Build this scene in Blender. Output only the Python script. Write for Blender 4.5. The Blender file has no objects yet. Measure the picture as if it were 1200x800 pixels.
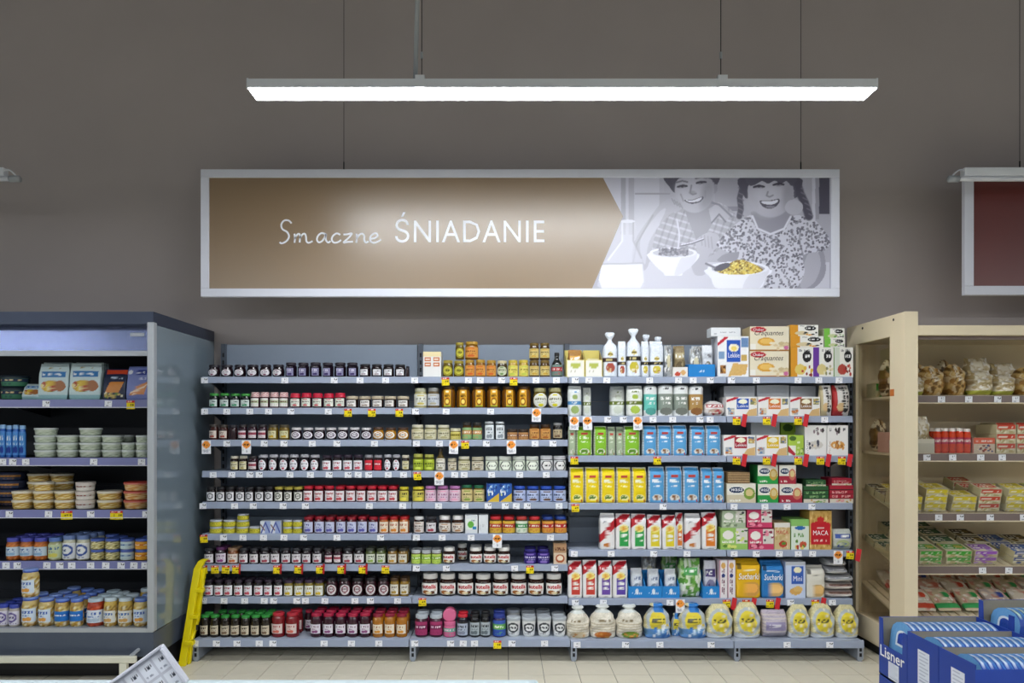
import bpy, math, random
import numpy as np
random.seed(7)
SC = bpy.context.scene
COL = SC.collection

# ---------------------------------------------------------------- camera, world, exposure
F, CX, CY, EYE = 868.0, 590.0, 500.0, 1.44      # focal length / principal point in px of a 1200x800 frame
cam = bpy.data.cameras.new('camera'); cam_o = bpy.data.objects.new('camera', cam); COL.objects.link(cam_o)
cam_o.location = (0, 0, EYE); cam_o.rotation_euler = (math.pi/2, 0, 0)
cam.sensor_width = 36; cam.lens = F/1200*36
cam.shift_x = (600-CX)/1200; cam.shift_y = (CY-400)/1200
cam.clip_start = 0.05
SC.camera = cam_o
SC.view_settings.view_transform = 'Standard'; SC.view_settings.look = 'None'
SC.view_settings.gamma = 1; SC.view_settings.use_curve_mapping = False
SC.view_settings.exposure = 0.0
SC.cycles.use_denoising = True
SC.cycles.max_bounces = 6; SC.cycles.diffuse_bounces = 3; SC.cycles.glossy_bounces = 3
SC.cycles.transmission_bounces = 4; SC.cycles.transparent_max_bounces = 6
SC.cycles.sample_clamp_indirect = 4; SC.cycles.caustics_reflective = False; SC.cycles.caustics_refractive = False
world = bpy.data.worlds.new('store_ambience'); SC.world = world; world.use_nodes = True
bg = world.node_tree.nodes['Background']
bg.inputs[0].default_value = (0.86, 0.93, 1.0, 1); bg.inputs[1].default_value = 0.3
LAMP_E = 50.0            # ceiling luminaires
def XP(px, y): return (px-CX)/F*y
def ZP(py, y): return EYE-(py-CY)/F*y
def MP(p, y): return p/F*y

# ---------------------------------------------------------------- materials
def lin(c):
    if isinstance(c, str):
        c = [int(c[i:i+2], 16)/255 for i in (0, 2, 4)]
    c = np.asarray(c, float)
    return np.where(c <= .04045, c/12.92, ((np.clip(c,0,1)+.055)/1.055)**2.4)
def rgb(h): return np.array([int(h[i:i+2], 16)/255 for i in (0, 2, 4)])
MATS = {}
def mat(name, col=None, rough=.5, metal=0, attr=False, spec=.5, coat=0, noise=0, nscale=8, bump=0, bscale=60, emit=None, alpha=None, trans=0, ior=1.45):
    m = bpy.data.materials.new(name); m.use_nodes = True; nt = m.node_tree; b = nt.nodes['Principled BSDF']
    b.inputs['Roughness'].default_value = rough; b.inputs['Metallic'].default_value = metal
    b.inputs['Specular IOR Level'].default_value = spec; b.inputs['Coat Weight'].default_value = coat
    b.inputs['Coat Roughness'].default_value = .3 if name in ('gold', 'poster', 'dred') else .08; b.inputs['IOR'].default_value = ior
    b.inputs['Coat IOR'].default_value = 1.62 if name == 'gold' else 1.5
    b.inputs['Transmission Weight'].default_value = trans
    if alpha is not None: b.inputs['Alpha'].default_value = alpha
    src = None
    if attr:
        a = nt.nodes.new('ShaderNodeAttribute'); a.attribute_name = 'Col'; src = a.outputs['Color']
    if noise:
        tc = nt.nodes.new('ShaderNodeTexCoord'); n = nt.nodes.new('ShaderNodeTexNoise'); n.inputs['Scale'].default_value = nscale
        n.inputs['Detail'].default_value = 6
        nt.links.new(tc.outputs['Object'], n.inputs['Vector'])
        r = nt.nodes.new('ShaderNodeMapRange'); r.inputs['From Min'].default_value = .3; r.inputs['From Max'].default_value = .7
        r.inputs['To Min'].default_value = 1-noise; r.inputs['To Max'].default_value = 1+noise
        nt.links.new(n.outputs['Fac'], r.inputs['Value'])
        x = nt.nodes.new('ShaderNodeMix'); x.data_type = 'RGBA'; x.blend_type = 'MULTIPLY'; x.inputs['Factor'].default_value = 1
        if src: nt.links.new(src, x.inputs[6])
        else: x.inputs[6].default_value = (*lin(col), 1)
        nt.links.new(r.outputs['Result'], x.inputs[7]); src = x.outputs[2]
    if src: nt.links.new(src, b.inputs['Base Color'])
    elif col is not None: b.inputs['Base Color'].default_value = (*lin(col), 1)
    if bump:
        tc = nt.nodes.new('ShaderNodeTexCoord'); n = nt.nodes.new('ShaderNodeTexNoise'); n.inputs['Scale'].default_value = bscale
        n.inputs['Detail'].default_value = 3
        nt.links.new(tc.outputs['Object'], n.inputs['Vector'])
        bp = nt.nodes.new('ShaderNodeBump'); bp.inputs['Strength'].default_value = bump; bp.inputs['Distance'].default_value = .01
        nt.links.new(n.outputs['Fac'], bp.inputs['Height']); nt.links.new(bp.outputs['Normal'], b.inputs['Normal'])
    if emit:
        b.inputs['Emission Color'].default_value = (*emit[0], 1); b.inputs['Emission Strength'].default_value = emit[1]
    MATS[name] = m; return m
mat('card', attr=True, rough=.55, spec=.3)
mat('film', attr=True, rough=.3, spec=.5, bump=.25, bscale=9)
mat('label', attr=True, rough=.45, spec=.3)
mat('jarglass', attr=True, rough=.12, spec=.5, coat=.35)
mat('lid', attr=True, rough=.35, spec=.5)
mat('wall', 'b9afac', rough=.55, spec=.45, noise=.04, nscale=1.5, bump=.05, bscale=120)
mat('wall_seam', '4c4846', rough=.7)
mat('grout', '8d8676', rough=.8, noise=.08, nscale=20)
mat('tile', 'e2dac6', rough=.35, noise=.06, nscale=6, bump=.03, bscale=40)
mat('ceil', '6d6d6d', rough=.9, noise=.05)
mat('shelf', 'aab3c4', rough=.4, noise=.03, nscale=5)
mat('rail', '9aa4ba', rough=.35, noise=.03, nscale=9)
mat('backpanel', '8994a3', rough=.5, noise=.04, nscale=4)
mat('upright', '565c66', rough=.45, metal=.3, noise=.04)
mat('slot', '101114', rough=.8)
mat('footmetal', '9aa2b0', rough=.4, metal=.2)
mat('white', 'e9ebf2', rough=.4, noise=.02)
mat('wframe', 'e4e6f2', rough=.35, noise=.02)
mat('gold', '8a7050', rough=.36, spec=.8, coat=1, noise=.03, nscale=2)
mat('dred', '6a302c', rough=.33, spec=.5, coat=.5, noise=.04, nscale=2)
mat('poster', attr=True, rough=.36, spec=.7, coat=.5)
mat('lettering', 'f4f5fb', rough=.4)
mat('lampbody', 'edf0f6', rough=.4, noise=.02)
mat('lamp_on', 'ffffff', rough=.5, emit=((.93, .97, 1.0), LAMP_E))
mat('wire', '1d1d1f', rough=.5, metal=.5)
mat('conduit', 'a9aeb3', rough=.5, noise=.03)
mat('fr_dark', '2b2f38', rough=.45, noise=.05, nscale=3)
mat('fr_grey', '565f70', rough=.3, metal=.35, noise=.03)
mat('fr_canopy', '3d4558', rough=.3, metal=.4, noise=.03)
mat('fr_panel', '7680a4', rough=.24, metal=.85, noise=.03)
mat('frz_mark', '5a6068', rough=.5)
mat('fr_alu', 'b9bec4', rough=.35, metal=.4, noise=.03)
mat('fr_glass', '76848f', rough=.04, spec=.6, coat=.4, noise=.03, nscale=1.2)
mat('fr_rail', '7c80b4', rough=.35, noise=.02)
mat('plinth', '17171a', rough=.6, noise=.05)
mat('bumper', 'dcdac9', rough=.4, noise=.05)
mat('perf', '9aa2a8', rough=.4, metal=.3, noise=.2, nscale=90)
mat('cream', 'ecdcbc', rough=.4, noise=.03, nscale=3)
mat('cr_rail', '7c6c66', rough=.4, noise=.04)
mat('yellow', 'e8d400', rough=.35, noise=.05, nscale=12)
mat('blue_card', '1c3f9c', rough=.5, noise=.04, nscale=15)
mat('grey_card', '8f897c', rough=.8, noise=.06, nscale=25)
mat('frz', 'd4e2e8', rough=.3, noise=.02)
mat('frz_glass', 'dfe8ee', rough=.05, trans=.9)
mat('holder', 'd3d5e0', rough=.35, noise=.02)
mat('ink_w', 'f6f7fb', rough=.5)
mat('ink_red', 'c21a26', rough=.5)
mat('ink_blk', '241f22', rough=.5)
mat('ink_blue', '1f4fb0', rough=.5)
mat('sticker', 'c86f2c', rough=.5, noise=.1, nscale=200)
g = mat('clear_glass', 'c8c2b0', rough=.03, trans=1.0, ior=1.02)
# thin pane: mostly transparent with a fresnel gloss
nt = g.node_tree; nt.nodes.clear()
o_ = nt.nodes.new('ShaderNodeOutputMaterial'); t_ = nt.nodes.new('ShaderNodeBsdfTransparent'); t_.inputs[0].default_value = (.9, .88, .84, 1)
gl = nt.nodes.new('ShaderNodeBsdfGlossy'); gl.inputs['Roughness'].default_value = .02
mx = nt.nodes.new('ShaderNodeMixShader'); mx.inputs[0].default_value = .1; nt.links.new(t_.outputs[0], mx.inputs[1]); nt.links.new(gl.outputs[0], mx.inputs[2]); nt.links.new(mx.outputs[0], o_.inputs[0])

mat('guard', 'ffffff'); nt = MATS['guard'].node_tree; nt.nodes.clear()
o_ = nt.nodes.new('ShaderNodeOutputMaterial'); t_ = nt.nodes.new('ShaderNodeBsdfTransparent'); t_.inputs[0].default_value = (.97, .97, .96, 1)
gl = nt.nodes.new('ShaderNodeBsdfGlossy'); gl.inputs['Roughness'].default_value = .03
mx = nt.nodes.new('ShaderNodeMixShader'); mx.inputs[0].default_value = .05; nt.links.new(t_.outputs[0], mx.inputs[1]); nt.links.new(gl.outputs[0], mx.inputs[2]); nt.links.new(mx.outputs[0], o_.inputs[0])
# ---------------------------------------------------------------- mesh + object helpers
def mk(name, verts, faces, mats, cols=None, smooth=False, midx=None):
    me = bpy.data.meshes.new(name)
    me.from_pydata([tuple(v) for v in verts], [], [tuple(f) for f in faces])
    for m in (mats if isinstance(mats, (list, tuple)) else [mats]): me.materials.append(MATS[m])
    if cols is not None:
        a = me.color_attributes.new('Col', 'FLOAT_COLOR', 'POINT')
        c = np.ones((len(verts), 4), np.float32); c[:, :3] = lin(np.clip(np.asarray(cols), 0, 1))
        a.data.foreach_set('color', c.ravel())
    if midx is not None: me.polygons.foreach_set('material_index', midx)
    if smooth: me.polygons.foreach_set('use_smooth', [True]*len(me.polygons))
    me.update(); return me
def ob(name, me, parent=None, loc=(0,0,0), rot=(0,0,0), scale=(1,1,1)):
    o = bpy.data.objects.new(name, me); COL.objects.link(o); o.location = loc; o.rotation_euler = rot; o.scale = scale
    if parent is not None: o.parent = parent
    return o
def tag(o, label, cat, group=None):
    o['label'] = label; o['category'] = cat
    if group: o['group'] = group
    return o
def struct(o): o['kind'] = 'structure'; return o
class MB:
    def __init__(s): s.v = []; s.f = []
    def box(s, x0, x1, y0, y1, z0, z1):
        n = len(s.v)
        s.v += [(x0,y0,z0),(x1,y0,z0),(x1,y1,z0),(x0,y1,z0),(x0,y0,z1),(x1,y0,z1),(x1,y1,z1),(x0,y1,z1)]
        s.f += [(n,n+3,n+2,n+1),(n+4,n+5,n+6,n+7),(n,n+1,n+5,n+4),(n+1,n+2,n+6,n+5),(n+2,n+3,n+7,n+6),(n+3,n,n+4,n+7)]
        return s
    def prism(s, pts, axis, a, b):
        """extrude polygon pts (2d) along axis 'x','y' or 'z' from a to b"""
        n = len(s.v); k = len(pts)
        for t in (a, b):
            for p, q in pts:
                s.v.append({'x': (t, p, q), 'y': (p, t, q), 'z': (p, q, t)}[axis])
        s.f.append(tuple(range(n, n+k))); s.f.append(tuple(range(n+2*k-1, n+k-1, -1)))
        for i in range(k):
            j = (i+1) % k; s.f.append((n+i, n+k+i, n+k+j, n+j))
        return s
    def tube(s, p, q, r, n=8):
        p = np.array(p, float); q = np.array(q, float); d = q-p; d /= np.linalg.norm(d)
        u = np.cross(d, (0,0,1) if abs(d[2]) < .9 else (1,0,0)); u /= np.linalg.norm(u); w = np.cross(d, u)
        k = len(s.v)
        for c in (p, q):
            for i in range(n):
                a = 2*math.pi*i/n; s.v.append(tuple(c+r*(math.cos(a)*u+math.sin(a)*w)))
        for i in range(n):
            j = (i+1) % n; s.f.append((k+i, k+j, k+n+j, k+n+i))
        s.f.append(tuple(range(k+n-1, k-1, -1))); s.f.append(tuple(range(k+n, k+2*n)))
        return s
    def mesh(s, name, m, smooth=False):
        me = mk(name, s.v, s.f, m, smooth=smooth)
        import bmesh
        b = bmesh.new(); b.from_mesh(me); bmesh.ops.recalc_face_normals(b, faces=b.faces); b.to_mesh(me); b.free()
        return me
    def obj(s, name, m, parent=None, loc=(0,0,0), rot=(0,0,0), bevel=0, smooth=False):
        o = ob(name, s.mesh(name, m, smooth), parent, loc, rot)
        if bevel:
            md = o.modifiers.new('bevel', 'BEVEL'); md.width = bevel; md.segments = 2; md.limit_method = 'ANGLE'
        return o
def bx(name, m, parent, x0, x1, y0, y1, z0, z1, bevel=0):
    return MB().box(x0, x1, y0, y1, z0, z1).obj(name, m, parent, bevel=bevel)
def empty(name, loc=(0,0,0), rot=(0,0,0), scale=(1,1,1)):
    return ob(name, None, None, loc, rot, scale)

# ---------------------------------------------------------------- numpy print painter (flat print on real surfaces)
class Cv:
    def __init__(s, X, Y, bgc, seed=0):
        s.X = X; s.Y = Y; s.c = np.empty(X.shape+(3,)); s.c[:] = rgb(bgc) if isinstance(bgc, str) else bgc
        s.r = np.random.RandomState(seed)
    def put(s, m, c, a=1.0):
        c = rgb(c) if isinstance(c, str) else np.asarray(c)
        m = (np.asarray(m, float)*a)[..., None]; s.c = s.c*(1-m)+c*m; return s
    def rect(s, x0, y0, x1, y1, c, a=1): return s.put((s.X >= x0) & (s.X <= x1) & (s.Y >= y0) & (s.Y <= y1), c, a)
    def ell(s, cx, cy, rx, ry, c, rot=0, soft=0, a=1):
        dx, dy = s.X-cx, s.Y-cy; k, q = math.cos(rot), math.sin(rot)
        d = np.sqrt(((dx*k+dy*q)/rx)**2+((-dx*q+dy*k)/ry)**2)
        return s.put(np.clip((1-d)/soft+.5, 0, 1) if soft else d <= 1, c, a)
    def poly(s, pts, c, a=1, smooth=0):
        pts = np.array(pts, float)
        if smooth:
            n = len(pts); out = []
            for i in range(n):
                p0, p1, p2, p3 = pts[i-1], pts[i], pts[(i+1) % n], pts[(i+2) % n]
                for t in np.linspace(0, 1, smooth, endpoint=False):
                    out.append(.5*(2*p1+(p2-p0)*t+(2*p0-5*p1+4*p2-p3)*t*t+(3*p1-p0-3*p2+p3)*t**3))
            pts = np.array(out)
        m = np.zeros(s.X.shape, bool); n = len(pts)
        for i in range(n):
            (xi, yi), (xj, yj) = pts[i], pts[i-1]
            if yi == yj: continue
            m ^= ((yi > s.Y) != (yj > s.Y)) & (s.X < (xj-xi)*(s.Y-yi)/(yj-yi)+xi)
        s.m = m; return s.put(m, c, a)
    def line(s, pts, w, c, a=1, soft=.4):
        d = np.full(s.X.shape, 1e9)
        for (x0, y0), (x1, y1) in zip(pts[:-1], pts[1:]):
            L = (x1-x0)**2+(y1-y0)**2+1e-12
            t = np.clip(((s.X-x0)*(x1-x0)+(s.Y-y0)*(y1-y0))/L, 0, 1)
            d = np.minimum(d, np.hypot(s.X-x0-t*(x1-x0), s.Y-y0-t*(y1-y0)))
        return s.put(np.clip((w-d)/(w*soft)+.5, 0, 1), c, a)
    def scr(s, x0, y0, x1, y1, c, rows=1, cells=7, dens=.65, a=1):
        """lines of small unreadable print"""
        for r in range(rows):
            ya = y0+(y1-y0)*(r+.12)/rows; yb = y0+(y1-y0)*(r+.88)/rows
            on = s.r.rand(cells) < dens
            on[cells//2] = True
            i = np.clip(((s.X-x0)/(x1-x0)*cells).astype(int), 0, cells-1)
            f_ = (s.X-x0)/(x1-x0)*cells-i; hs = s.r.randint(0, 4, cells)[i]; t_ = (s.Y-ya)/(yb-ya)
            gl = (f_ < .78) & ~((hs == 0) & (f_ > .28) & (f_ < .5) & (t_ > .4)) & ~((hs == 1) & (t_ > .62) & (f_ > .3)) & ~((hs == 2) & (f_ > .3) & (t_ < .35)) & ~((hs == 3) & (f_ > .26) & (f_ < .54) & (t_ > .25) & (t_ < .75))
            s.put((s.X >= x0) & (s.X <= x1) & (s.Y >= ya) & (s.Y <= yb) & on[i] & gl, c, a)
        return s
    def spots(s, x0, y0, x1, y1, n, r, cs, asp=1):
        for _ in range(n):
            k = cs[s.r.randint(len(cs))]
            s.ell(s.r.uniform(x0, x1), s.r.uniform(y0, y1), r*s.r.uniform(.6, 1.2), r*asp*s.r.uniform(.6, 1.2), k)
        return s
    def grain(s, amt, m=None):
        n = s.r.rand(*s.X.shape)[..., None]*2*amt-amt
        s.c = np.clip(s.c+(n if m is None else n*m[..., None]), 0, 1); return s
def grid(w, h):
    return np.meshgrid(np.linspace(0, 1, w), np.linspace(0, 1, h))
def gfaces(w, h, o=0):
    return [(o+j*w+i, o+j*w+i+1, o+(j+1)*w+i+1, o+(j+1)*w+i) for j in range(h-1) for i in range(w-1)]

# text outlines from the built-in font, normalised to x 0..1, y 0..1
def text_mesh(name, txt, m, shear=0, bold=0, space=1):
    c = bpy.data.curves.new(name, 'FONT'); c.body = txt; c.resolution_u = 2; c.shear = shear; c.offset = bold; c.space_character = space
    o = bpy.data.objects.new(name, c); COL.objects.link(o)
    dg = bpy.context.evaluated_depsgraph_get(); dg.update()
    me = bpy.data.meshes.new_from_object(o.evaluated_get(dg)); me.name = name
    bpy.data.objects.remove(o); bpy.data.curves.remove(c)
    v = np.empty(len(me.vertices)*3); me.vertices.foreach_get('co', v); v = v.reshape(-1, 3)
    lo, hi = v.min(0), v.max(0)
    u = (v[:, :2]-lo[:2])/(hi[:2]-lo[:2])
    v[:, 0] = u[:, 0]; v[:, 1] = 0; v[:, 2] = u[:, 1]
    me.vertices.foreach_set('co', v.ravel())
    me.materials.clear(); me.materials.append(MATS[m]); me.update(); return me
# ---------------------------------------------------------------- the room
YW = 5.09
w = struct(bx('wall_back', 'wall', None, -7, 8, YW, YW+.15, 0, 4.9))
for k, px in enumerate((70, 1152)):
    pass
struct(bx('ceiling', 'ceil', None, -7, 8, -7, YW, 4.9, 5.0))
fl = struct(bx('floor', 'grout', None, -7, 8, -7, YW, -.12, -.004))
# brick texture carries the tiles beyond those built one by one
nt = MATS['grout'].node_tree; b = nt.nodes['Principled BSDF']
TILE = .205
tm = MB().box(.002, TILE-.002, .002, TILE-.002, -.004, 0).mesh('tile', 'tile')
x0t = XP(478, 4.54)
nx0 = -13; rowsT = range(18, 25)
for j in rowsT:
    for i in range(-9, 17):
        ob('tile', tm, fl, (x0t+i*TILE, j*TILE, 0))
tc = nt.nodes.new('ShaderNodeTexCoord'); mp = nt.nodes.new('ShaderNodeMapping'); br = nt.nodes.new('ShaderNodeTexBrick')
mp.inputs['Location'].default_value = (-x0t, 0, 0)
br.offset = 0; br.inputs['Scale'].default_value = 1; br.inputs['Brick Width'].default_value = TILE; br.inputs['Row Height'].default_value = TILE
br.inputs['Mortar Size'].default_value = .003
br.inputs['Color1'].default_value = (*lin('c8c1ab'), 1); br.inputs['Color2'].default_value = (*lin('d2cbb6'), 1); br.inputs['Mortar'].default_value = (*lin('8d8676'), 1)
nt.links.new(tc.outputs['Object'], mp.inputs['Vector']); nt.links.new(mp.outputs['Vector'], br.inputs['Vector']); nt.links.new(br.outputs['Color'], b.inputs['Base Color'])

# ---------------------------------------------------------------- ceiling luminaires
def luminaire(y0, x0, x1, z0, label, fine=True):
    """z0 = underside of the housing"""
    t = empty('linear_lamp' if fine else 'linear_lamp_offscreen', ((x0+x1)/2, y0+.045, z0)); L = (x1-x0)/2
    tag(t, label, 'lamp')
    MB().prism([(-.045, .002), (.085, .002), (.085, .03), (.07, .044), (-.045, .044)], 'x', -L, L).obj('housing', 'lampbody', t)
    bx('diffuser', 'lamp_on', t, -L+.003, L-.003, -.044, .083, -.0015, .0018)
    if fine:
        for s in (-1, 1): bx('end_cap', 'lampbody', t, s*L-.004, s*L+.004, -.047, .087, .0, .046)
        for cx in (XP(492, y0)-(x0+x1)/2, XP(847, y0)-(x0+x1)/2):
            c = MB().box(cx-.022, cx+.022, -.05, .05, .002, .06)
            c.obj('clip', 'lampbody', t)
            MB().tube((cx+.004, 0, .06), (cx+.004, 0, 4.9-z0), .0022, 6).obj('suspension_wire', 'wire', t)
            k = MB(); k.tube((cx+.004, 0, .16), (cx+.004, 0, .19), .007, 8); k.obj('wire_gripper', 'conduit', t)
        p = [XP(485, y0)-(x0+x1)/2, XP(493.5, y0)-(x0+x1)/2]
        MB().tube((p[0], .01, .05), (p[1]+.012, .01, 4.9-z0), .011, 10).obj('conduit', 'conduit', t, smooth=True)
        cb = MB(); prev = None
        for q in np.linspace(0, 1, 9):
            pt = (XP(540+65*q, y0)-(x0+x1)/2, .0, .044+.016*math.sin(math.pi*q))
            if prev: cb.tube(prev, pt, .003, 6)
            prev = pt
        cb.obj('cable', 'conduit', t)
    return t
YL = 3.48
luminaire(YL, XP(290, YL), XP(1028, YL), ZP(103, YL), 'long white fluorescent lamp hanging lit above the breakfast sign')
# the same row of lamps goes on through the store behind the camera
for j, y in enumerate((.3, -2.9)):
    for i, x in enumerate((-6.05, -2.05, 1.95, 5.95)):
        luminaire(y, x-1.5, x+1.5, 3.03, 'white fluorescent lamp over the %s aisle, %s of four' % (('freezer', 'rear')[j], ('first', 'second', 'third', 'fourth')[i]), fine=False)

# ---------------------------------------------------------------- signs
def sign(label, xa, xb, za, zb, y, panel, fw=.052):
    t = empty('hanging_sign', ((xa+xb)/2, y, za)); tag(t, label, 'sign')
    W, H = (xb-xa)/2, zb-za
    bx('panel', panel, t, -W+fw*.6, W-fw*.6, -.004, .012, fw*.6, H-fw*.6)
    for nm, a in (('frame_bar', (-W, W, 0, fw)), ('frame_bar', (-W, W, H-fw, H)), ('frame_bar', (-W, -W+fw, fw, H-fw)), ('frame_bar', (W-fw, W, fw, H-fw))):
        bx(nm, 'wframe', t, a[0], a[1], -.014, .02, a[2], a[3], bevel=.003)
    return t
YS = 4.67
xa, xb, za, zb = XP(236, YS), XP(983, YS), ZP(348, YS), ZP(199, YS)
sg = sign('long hanging sign reading Smaczne Śniadanie with photo of two children eating', xa, xb, za, zb, YS, 'gold')
sx, sz = (xa+xb)/2, za
def SP(px, py, dy=-.006): return (XP(px, YS)-sx, dy, ZP(py, YS)-sz)
for px in (403, 938.5):
    a = SP(px, 199, 0)
    MB().tube(a, (a[0], 0, 4.9-sz), .0018, 6).obj('suspension_wire', 'wire', sg)
    MB().tube((a[0], 0, a[2]), (a[0], 0, a[2]+.05), .004, 6).obj('wire_hook', 'wire', sg)
tmsh = text_mesh('word', 'ŚNIADANIE', 'lettering', space=1.08)
a, b_ = SP(463, 284.5), SP(638, 249)
ob('lettering', tmsh, sg, a, (0, 0, 0), (b_[0]-a[0], 1, b_[2]-a[2]))
strokes = [[(366,246),(356,236),(340,236),(330,250),(334,266),(350,276),(357,292),(348,308),(332,316),(324,312)],
 [(376,282),(378,298),(376,314)], [(377,300),(386,285),(393,283),(396,292),(394,313)], [(395,298),(405,284),(413,283),(417,294),(418,308),(426,314),(440,308)],
 [(486,284),(472,280),(460,288),(455,302),(461,312),(473,308),(484,292),(487,282)], [(487,284),(486,302),(494,313),(503,308)],
 [(537,286),(525,281),(512,289),(507,302),(514,313),(528,312),(540,304)],
 [(548,285),(562,284),(578,281),(566,297),(548,313),(562,311),(582,310)],
 [(594,282),(595,298),(593,314)], [(594,300),(604,286),(614,282),(621,290),(621,304),(627,313),(636,309)],
 [(640,300),(656,298),(668,290),(664,281),(652,283),(642,295),(644,309),(656,314),(672,308),(680,302)]]
rv = []; rf = []
for st in strokes:
    P = np.array(st, float); out = []
    for i in range(len(P)-1):
        p0 = P[max(i-1, 0)]; p1 = P[i]; p2 = P[i+1]; p3 = P[min(i+2, len(P)-1)]
        for t in np.linspace(0, 1, 4, endpoint=False):
            out.append(.5*(2*p1+(p2-p0)*t+(2*p0-5*p1+4*p2-p3)*t*t+(3*p1-p0-3*p2+p3)*t**3))
    out.append(P[-1]); Q = np.array(out); T = np.gradient(Q, axis=0); T /= np.linalg.norm(T, axis=1)[:, None]+1e-9
    N = np.stack([-T[:, 1], T[:, 0]], 1); n = len(rv)
    for q, nn in zip(Q, N):
        for s in (3.2, -3.2):
            r = q+nn*s; rv.append(SP(220+r[0]/3, 180+r[1]/3))
    rf += [(n+2*i, n+2*i+1, n+2*i+3, n+2*i+2) for i in range(len(Q)-1)]
ob('lettering', mk('script_word', rv, rf, 'lettering'), sg)
# printed photograph at the right end of the sign
GW, GH = 400, 190
U, V = grid(GW, GH); Yc = 32+520*V
left = np.where(Yc < 215, 65+95*(Yc-32)/183, 160-145*(Yc-215)/337)
Xc = left+(1133-left)*U
def tn(t): return (np.array([40, 36, 54])+(np.array([232, 232, 246])-np.array([40, 36, 54]))*t)/255
c = Cv(Xc, Yc, tn(.72), 3)
c.rect(60, 30, 330, 552, tn(.82)); c.rect(150, 30, 172, 300, tn(.66)); c.rect(186, 30, 212, 300, tn(.7)); c.rect(330, 30, 352, 110, tn(.74))
c.rect(215, 105, 380, 112, tn(.62)); c.rect(590, 168, 720, 190, tn(.5)); c.rect(590, 30, 715, 168, tn(.66)); c.rect(1045, 30, 1060, 400, tn(.85)); c.rect(1078, 30, 1126, 205, tn(.2)); c.rect(1060, 30, 1078, 230, tn(.62))
c.rect(60, 430, 1126, 560, tn(.86))
SK, SKs, SKl = tn(.74), tn(.58), tn(.88)
# boy: shirt, neck, head, arm
c.poly([(300,300),(370,215),(445,180),(500,250),(560,170),(610,150),(690,215),(650,300),(600,380),(520,410),(330,400),(296,350)], tn(.66), smooth=5); ms = c.m
for k in range(12):
    c.put(ms & (np.abs((Xc+.35*Yc) % 34-5) < 5), tn(.56), .18); c.put(ms & (np.abs((Yc-.3*Xc) % 34-5) < 5), tn(.82), .18)
c.poly([(455,170),(575,140),(585,230),(520,330),(490,290)], SKs, smooth=5)
c.poly([(560,180),(610,150),(668,205),(640,240),(600,210),(575,245)], tn(.74)); c.line([(575,245),(610,205),(640,240)], 4, tn(.42)); c.line([(575,150),(610,160),(668,215)], 5, tn(.4), .7)
c.poly([(360,20),(594,20),(600,70),(592,104),(572,60),(430,48),(412,80),(404,104),(384,86)], tn(.18), smooth=5)
c.ell(586, 82, 16, 26, SKs); c.ell(494, 92, 92, 106, SK, soft=.06); c.ell(470, 88, 56, 76, SKl, soft=.9, a=.6); c.ell(555, 120, 30, 75, SKs, rot=.2, soft=.8, a=.7)
c.poly([(398,66),(400,20),(596,20),(592,66),(574,42),(500,26),(424,38)], tn(.2), smooth=5)
for ex, ey, r_ in ((437, 74, -.12), (526, 56, -.12)):
    c.ell(ex, ey, 24, 9, SKs, rot=r_); c.line([(ex-22, ey+3), (ex, ey-3), (ex+22, ey-1)], 4, tn(.12)); c.line([(ex-26, ey-18), (ex, ey-25), (ex+24, ey-20)], 4, tn(.3), .7); c.ell(ex, ey+1, 6, 5, tn(.1))
c.line([(480,70),(474,104),(486,113),(502,108)], 4, SKs); c.ell(484, 104, 16, 9, SKs, soft=.8, a=.6)
c.poly([(446,138),(480,138),(536,122),(522,146),(490,156),(464,152)], tn(.25), smooth=5); c.poly([(455,139),(484,140),(528,126),(518,142),(488,149),(466,147)], tn(.98), smooth=4)
c.line([(430,112),(442,142)], 4, SKs, .7); c.line([(545,98),(545,126)], 4, SKs, .7)
c.poly([(215,330),(300,200),(345,150),(400,125),(440,165),(420,190),(350,215),(310,300),(280,440),(245,470),(205,440)], SK, smooth=5); c.poly([(240,330),(320,205),(360,180),(330,250),(280,340),(262,440)], SKl, .6, smooth=5)
for q in range(4): c.line([(388+12*q, 132+7*q), (402+12*q, 158+6*q)], 3, SKs, .8)
c.line([(205,440),(225,340),(300,210)], 4, SKs, .6)
c.poly([(500,330),(560,290),(610,310),(600,360),(560,400),(550,480),(500,490),(480,440),(510,400)], SK, smooth=5)
for q in range(4): c.line([(525+16*q, 300+4*q), (530+16*q, 350+5*q)], 3, SKs, .7)
# jug and first bowl
c.poly([(150,238),(214,238),(214,330),(250,420),(258,520),(240,552),(60,552),(46,510),(80,420),(150,330)], tn(.9), .55, smooth=4)
c.poly([(60,440),(250,436),(257,520),(240,552),(60,552),(46,510)], tn(1.0), .9); c.ell(182, 238, 34, 8, tn(.97)); c.line([(156,245),(156,330),(90,420)], 4, tn(.98)); c.line([(208,245),(208,330),(246,410)], 4, tn(.6), .6); c.line([(60,438),(250,434)], 4, tn(.75))
c.poly([(284,385),(506,385),(488,440),(440,480),(432,492),(358,492),(350,480),(306,440)], tn(1.02), smooth=4); c.poly([(440,400),(506,388),(488,440),(440,480),(400,488)], tn(.88), .6, smooth=4); c.ell(395, 385, 111, 25, tn(1.0)); c.ell(395, 386, 96, 18, tn(.8))
c.spots(330, 366, 462, 396, 260, 6, [tn(.3), tn(.5), tn(.4), tn(.62)]); c.line([(418,365),(424,300),(412,230)], 4, tn(.88)); c.line([(432,352),(480,342),(536,322)], 4, tn(.35)); c.line([(432,348),(480,338),(536,318)], 2, tn(.95))
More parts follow.
